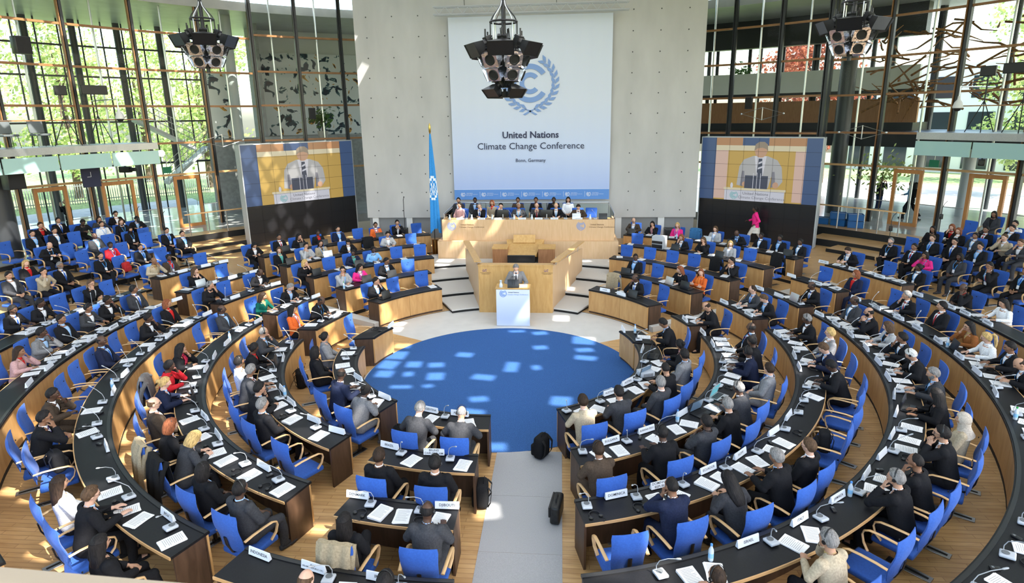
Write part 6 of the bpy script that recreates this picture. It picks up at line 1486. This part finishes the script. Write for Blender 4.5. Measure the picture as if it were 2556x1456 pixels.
def outdoors():
    mb = MB(); mb.sector(-180, 180, 28.9, 75, .3, .8, 0, 6); struct(mb.ob('ground_lawn', 'lawn'))
    mb = MB(); mb.sector(-136, -92, 28.9, 33.5, .75, .9, 0); mb.sector(92, 165, 28.9, 40, .75, .9, 0); struct(mb.ob('ground_terrace', 'terrace'))
    n = 0
    for a in range(-137, -90, 4):
        mb = MB(); mb.tube([at(28.4, a, .9), at(28.4, a, 11.9)], .16 if a % 8 else .3, 10); n += 1; struct(mb.ob('column_outer_%d' % n, 'column_dark'))
    mb = MB()
    for z in (3.6, 5.9, 8.2, 9.7): mb.sector(-139, -90, 28.36, 28.46, z, z + .09, 0)
    for k in range(26): mb.tube([at(28.42, -139 + 1.9 * k, .9), at(28.42, -139 + 1.9 * k, 11.9)], .04, 6)
    struct(mb.ob('trim_outer', 'mullion_metal'))
    for a in range(98, 165, 6):
        mb = MB(); mb.tube([at(28.8, a, .9), at(28.8, a, 11.9)], .12, 10); n += 1; struct(mb.ob('column_outer_%d' % n, 'column_dark'))
    f = thing('garden_fence', 'grey slatted garden fence beyond the left terrace', 'fence', (0, 0, 0)); mb = MB()
    for k in range(230): a = -139 + .21 * k; mb.sector(a, a + .07, 37, 37.04, .8, 2.1, 0, 9)
    obj('slat_panel', mb.mesh('slat_panel', ['fence_grey']), f); mb = MB(); mb.sector(-139, -90, 37.02, 37.06, 1.0, 1.06, 0); mb.sector(-139, -90, 37.02, 37.06, 1.95, 2.0, 0); obj('rail_frame', mb.mesh('rail', ['fence_grey']), f)
    # a white building across the road on the right
    p = at(54, 139); h = thing('white_building', 'white building seen through the right lobby', 'building', p, rad(139)); mb = MB(); mb.box(-9, 9, -3, 3, -.2, 9.5); obj('wall', mb.mesh('wall', ['facade_white']), h)
    for i in range(6):
        for j in range(3): mb = MB(); mb.box(-8 + 2.8 * i, -6.3 + 2.8 * i, 3, 3.03, 1.2 + 2.8 * j, 2.9 + 2.8 * j); obj('window', mb.mesh('window', ['window_dark']), h)
    for a, lb in ((123.6, 'nearer the doors'), (122.0, 'further right')):
        c = thing('red_flag_banner', 'red advertising banner outside the right lobby, ' + lb, 'banner', at(36, a, .9), rad(a)); mb = MB(); mb.box(-.6, .6, -.02, .02, .6, 3.0); obj('cloth', mb.mesh('cloth', ['red_banner']), c); mb = MB(); mb.tube([(-.6, 0, 0), (-.6, 0, 3.2)], .03, 6); obj('pole', mb.mesh('pole', ['steel']), c)
    rr = random.Random(11)
    def tree(R_, a, h, r, leafm, label, N_=1600, low=.2, size=.16, z=.8):
        p = at(R_, a, z); t = thing('tree', label, 'tree', p, 0, 'trees outside the glass walls'); mb = MB()
        blobs = [(V3((rr.uniform(-1, 1) * r * .6, rr.uniform(-1, 1) * r * .6, h * (low + (1 - low) * rr.random()))), r * rr.uniform(.35, .6)) for _ in range(13)]
        for i in range(N_):
            c, q = blobs[i % len(blobs)]; d = V3((rr.gauss(0, 1), rr.gauss(0, 1), rr.gauss(0, .8))).normalized() * q * rr.uniform(.55, 1.05)
            n_ = V3((rr.gauss(0, 1), rr.gauss(0, 1), rr.gauss(.4, 1))).normalized(); u = n_.orthogonal().normalized() * size * rr.uniform(.6, 1.2); v = n_.cross(u) * .7; b = c + d
            mb.add([b - u, b - v, b + u, b + v], [(0, 1, 2, 3)])
        obj('foliage', mb.mesh('foliage', [leafm]), t); mb = MB(); mb.tube([(0, 0, 0), (.05, .1, h * .3), (0, 0, h * .75)], [.035 * h * .5, .025 * h * .5, .01 * h * .5], 8)
        for k in range(5): c, q = blobs[k]; mb.tube([(0, 0, h * (.25 + .08 * k)), tuple(c)], [.08, .03], 5)
        obj('trunk', mb.mesh('trunk', ['tree_bark']), t)
    ds = ['bushy bright green tree', 'tall loose green tree', 'broad leafy green tree']
    for i, a in enumerate(range(-140, -92, 4)):
        tree(41 + 9 * (i % 3), a, rr.uniform(12, 16), 3.7 + .5 * (i % 3), 'leaf_green', ds[i % 3] + ' beyond the garden fence, %s from the concrete wall' % ORD[i], 4600)
    for i, a in enumerate((104, 110, 116, 122, 128, 132.5, 147, 153)):
        tree(37 + 9 * (i % 2), a, rr.uniform(7, 12), rr.uniform(2.6, 3.6), 'leaf_red' if a > 144 else 'leaf_green', ('red-leaved tree' if a > 144 else ds[i % 3]) + ' outside the right lobby, %s from the seats' % ORD[i], 3500)
    # plants in the lobby and the bare branch sculpture
    for R_, a, zz, h, lb in ((22.2, 133.0, LF, 2.9, 'leafy potted tree standing in the right lobby'), (20.4, -147.3, 4.9, 1.5, 'potted palm on the gallery behind the left video wall'), (27.6, 153.6, 6.96, 1.7, 'dark potted plant on the upper right gallery')):
        t = thing('potted_tree', lb, 'plant', at(R_, a, zz)); mb = MB()
        for i in range(260):
            d = V3((rr.gauss(0, .35), rr.gauss(0, .35), rr.gauss(0, .25))); b = V3((0, 0, h * .72)) + d * h * .55; n_ = V3((rr.gauss(0, 1), rr.gauss(0, 1), rr.gauss(.5, 1))).normalized(); u = n_.orthogonal().normalized() * .12; v = n_.cross(u) * .4; mb.add([b - u, b - v, b + u, b + v], [(0, 1, 2, 3)])
        obj('foliage', mb.mesh('foliage', ['leaf_green' if a > 0 and zz < 2 else 'leaf_dark']), t); mb = MB(); mb.tube([(0, 0, .3), (0, 0, h * .75)], .03, 6); obj('stem', mb.mesh('stem', ['tree_bark']), t); mb = MB(); mb.lathe([(.2, 0), (.28, .42), (.25, .42)], 14); obj('pot', mb.mesh('pot', ['plant_pot']), t)
    t = thing('branch_sculpture', 'tangle of rust-brown branches hanging behind the right glass wall', 'sculpture', at(24, 128, 7.5))
    for k in range(90):
        mb = MB(); b = V3((0, 0, 0)) + (at(24, 128 + rr.uniform(-9, 9)) - at(24, 128)) + V3((0, 0, rr.uniform(-1.3, 1.9))); d = V3((rr.uniform(-1, 1), rr.uniform(-1, 1), rr.uniform(-.35, .35))).normalized() * rr.uniform(.6, 1.5)
        mb.tube([b - d, b - d * .3 + V3((0, 0, rr.uniform(-.15, .15))), b + d * .3 + V3((0, 0, rr.uniform(-.15, .15))), b + d], [.05, .045, .035, .015], 6); obj('branch', mb.mesh('branch', ['rust_branch']), t)

def roof_and_light():
    mb = MB(); rr = random.Random(5); q = .60; n = 37; zr = 12.6
    for i in range(-n, n):
        for j in range(-n, n):
            x, y = i * q, j * q
            if math.hypot(x, y) > 21.5: continue
            t_ = (13 - y) / -SUND[1]; xl = x - SUND[0] * t_; zl = zr - SUND[2] * t_
            g = noise.noise(V3((x * .30, y * .30, 1.3))); p = SLOT * (2.6 if g > .08 else .3)
            fx = x - SUND[0] * zr / SUND[2]
            if fx < -3: p *= 2.0
            elif fx > 4: p *= .55
            if zl > 1.3 and -8.3 < xl < 7.9: p = 0
            elif zl > .3 and xl < -7.9 and y > 4: p = .42
            P = (x, x + q, y, y + q)
            if rr.random() < p:
                h = [x + rr.uniform(.0, .18), x + q - rr.uniform(0, .18), y + rr.uniform(.02, .28), y + q - rr.uniform(.02, .24)]; k = rr.uniform(-.09, .09)
                o_ = [(P[0], P[2]), (P[1], P[2]), (P[1], P[3]), (P[0], P[3])]; n_ = [(h[0] + k, h[2]), (h[1], h[2] + k), (h[1] - k, h[3]), (h[0], h[3] - k)]
                mb.add([(*v, zr) for v in o_ + n_], [(0, 1, 5, 4), (1, 2, 6, 5), (2, 3, 7, 6), (3, 0, 4, 7)]); continue
            mb.add([(x, y, zr), (x + q, y, zr), (x + q, y + q, zr), (x, y + q, zr)], [(0, 1, 2, 3)])
    struct(mb.ob('ceiling_skylight', 'roof_panel'))
    mb = MB(); mb.sector(-180, 180, 19.4, 21.3, 12.3, 12.7, 0, 5); struct(mb.ob('wall_clerestory', 'white_paint'))
    l = bpy.data.lights.new('skylight_fill', 'AREA'); l.shape = 'DISK'; l.size = 22; l.energy = AMB; l.color = (.90, .95, 1.)  # unseen area lamp in place of daylight diffused by the glass ceiling
    o = bpy.data.objects.new('skylight_fill', l); COL.objects.link(o); o.location = (0, 0, 12.45)
    s = bpy.data.lights.new('sun', 'SUN'); s.energy = SUN; s.angle = rad(.55); s.color = (1., .95, .86)
    o = bpy.data.objects.new('sun', s); COL.objects.link(o); d = V3(SUND).normalized(); o.rotation_euler = d.to_track_quat('Z', 'Y').to_euler()
    for sgn, la in ((-1, 126), (1, 126), (-1, 150), (1, 150)):  # unseen area lamps added to brighten the lobby and its mural wall
        l = bpy.data.lights.new('lobby_fill', 'AREA'); l.shape = 'RECTANGLE'; l.size = 5; l.size_y = 12; l.energy = LOB * (1 if la < 130 else 1.2 if sgn < 0 else .4); l.color = (.95, .98, 1)
        o = bpy.data.objects.new('lobby_fill', l); COL.objects.link(o); o.location = at(24.5 if la < 130 else 22.5, sgn * la, 11.7); o.rotation_euler = (0, 0, rad(sgn * la + 90))
    w = bpy.data.worlds.new('sky'); SC.world = w; w.use_nodes = True; nt = w.node_tree; bg = nt.nodes['Background']
    t = nt.nodes.new('ShaderNodeTexSky'); t.sky_type = 'NISHITA'; t.sun_disc = False; t.sun_elevation = rad(50); t.sun_rotation = rad(120); t.air_density = 1.2; t.dust_density = 2.5
    nt.links.new(t.outputs[0], bg.inputs[0]); bg.inputs[1].default_value = SKY

def camera():
    p, r, th = rad(13.711), rad(.9106), rad(4.8)
    X = V3((1, 0, 0)); F = V3((0, cos(p), -sin(p))); D = V3((0, -sin(p), -cos(p)))
    R_ = X * cos(r) + D * sin(r); D2 = -X * sin(r) + D * cos(r)
    Mz = Matrix.Rotation(th, 3, 'Z'); R_, D2, F = Mz @ R_, Mz @ D2, Mz @ F
    c = bpy.data.cameras.new('camera'); o = bpy.data.objects.new('camera', c); COL.objects.link(o)
    M = Matrix((R_.to_4d(), (-D2).to_4d(), (-F).to_4d(), (0, 0, 0, 1))).transposed(); M.translation = V3((1.3955, -13.6310, 5.9))
    for i in range(3): M[3][i] = 0
    o.matrix_world = M; c.sensor_width = 36; c.lens = 1476.2 / 2556 * 36; c.shift_y = -(728 - 651.33) / 2556; c.clip_end = 300; c.clip_start = .05
    c.dof.use_dof = True; c.dof.focus_distance = 14; c.dof.aperture_fstop = 8
    SC.camera = o
    # beige parapet ledge of the gallery the picture is taken from
    a = M.translation + F * 1.0 + R_ * ((-40 - 1278) / 1476.2) + D2 * ((1412 - 651) / 1476.2); b = M.translation + F * 1.0 + R_ * ((620 - 1278) / 1476.2) + D2 * ((1470 - 651) / 1476.2)
    u = (b - a).normalized(); v = V3((0, -.3, 0)); 
    mb = MB(); q = V3((0, 0, -.06)); mb.add([a - u * .5, b + u * .3, b + u * .3 + v, a - u * .5 + v, a - u * .5 + q, b + u * .3 + q, b + u * .3 + v + q, a - u * .5 + v + q], [(0, 1, 2, 3), (7, 6, 5, 4), (0, 4, 5, 1), (1, 5, 6, 2), (2, 6, 7, 3), (3, 7, 4, 0)]); struct(mb.ob('trim_parapet', 'ledge'))
# ---------------------------------------------------------------- build everything
SLOT = .11; AMB = 1350; SUN = 14; LOB = 300; SKY = .75; SUND = (.50, -.30, .80)
def main():
    sp = {n: (n, .010) for k in SIGNS for n in [q.split(' ', 1)[1] for q in SIGNS[k].split('|')] if n != '-'}
    for n in ('DIRECTOR', 'SECRETARY', 'CO-CHAIR', 'SECRETARIAT', 'RAPPORTEUR'): sp[n] = (n, .010)
    sp['DOMINICAN REPUBLIC'] = ('DOMINICAN\nREPUBLIC', .008); sp['BRUNEI DARUSSALAM'] = ('BRUNEI\nDARUSSALAM', .008); sp['REPUBLIC OF KOREA'] = ('REPUBLIC OF\nKOREA', .008); sp['IRAN'] = ('IRAN\n(ISLAMIC REPUBLIC OF)', .004)
    sp['un'] = ('United Nations', .012); sp['un_b'] = ('United Nations', .018); sp['ccc'] = ('Climate Change Conference', 0.); sp['bonn'] = ('Bonn, Germany', .004)
    sp['wcc1'] = ('WORLD CONFERENCE', 0.); sp['wcc2'] = ('CENTER BONN', .01)
    make_texts(sp)
    for k in POSES: build_pose(k, 0)
    for k in 'twcpbax': build_pose(k, 32)
    for k in 'shblopuaj': build_hair(k)
    build_worn(); build_furniture()
    floors()
    for d in DESKS: desk(*d)
    seats(); stage(); loose_things(); facade(); chandeliers(); outdoors(); roof_and_light(); camera()
    v = SC.view_settings; v.view_transform = 'Standard'; v.look = 'None'; v.gamma = 1; v.exposure = .08; v.use_curve_mapping = False
    c = SC.cycles; c.max_bounces = 8; c.diffuse_bounces = 3; c.glossy_bounces = 3; c.transmission_bounces = 4; c.transparent_max_bounces = 16
    c.caustics_reflective = False; c.caustics_refractive = False; c.sample_clamp_indirect = 6; c.use_denoising = True
main()
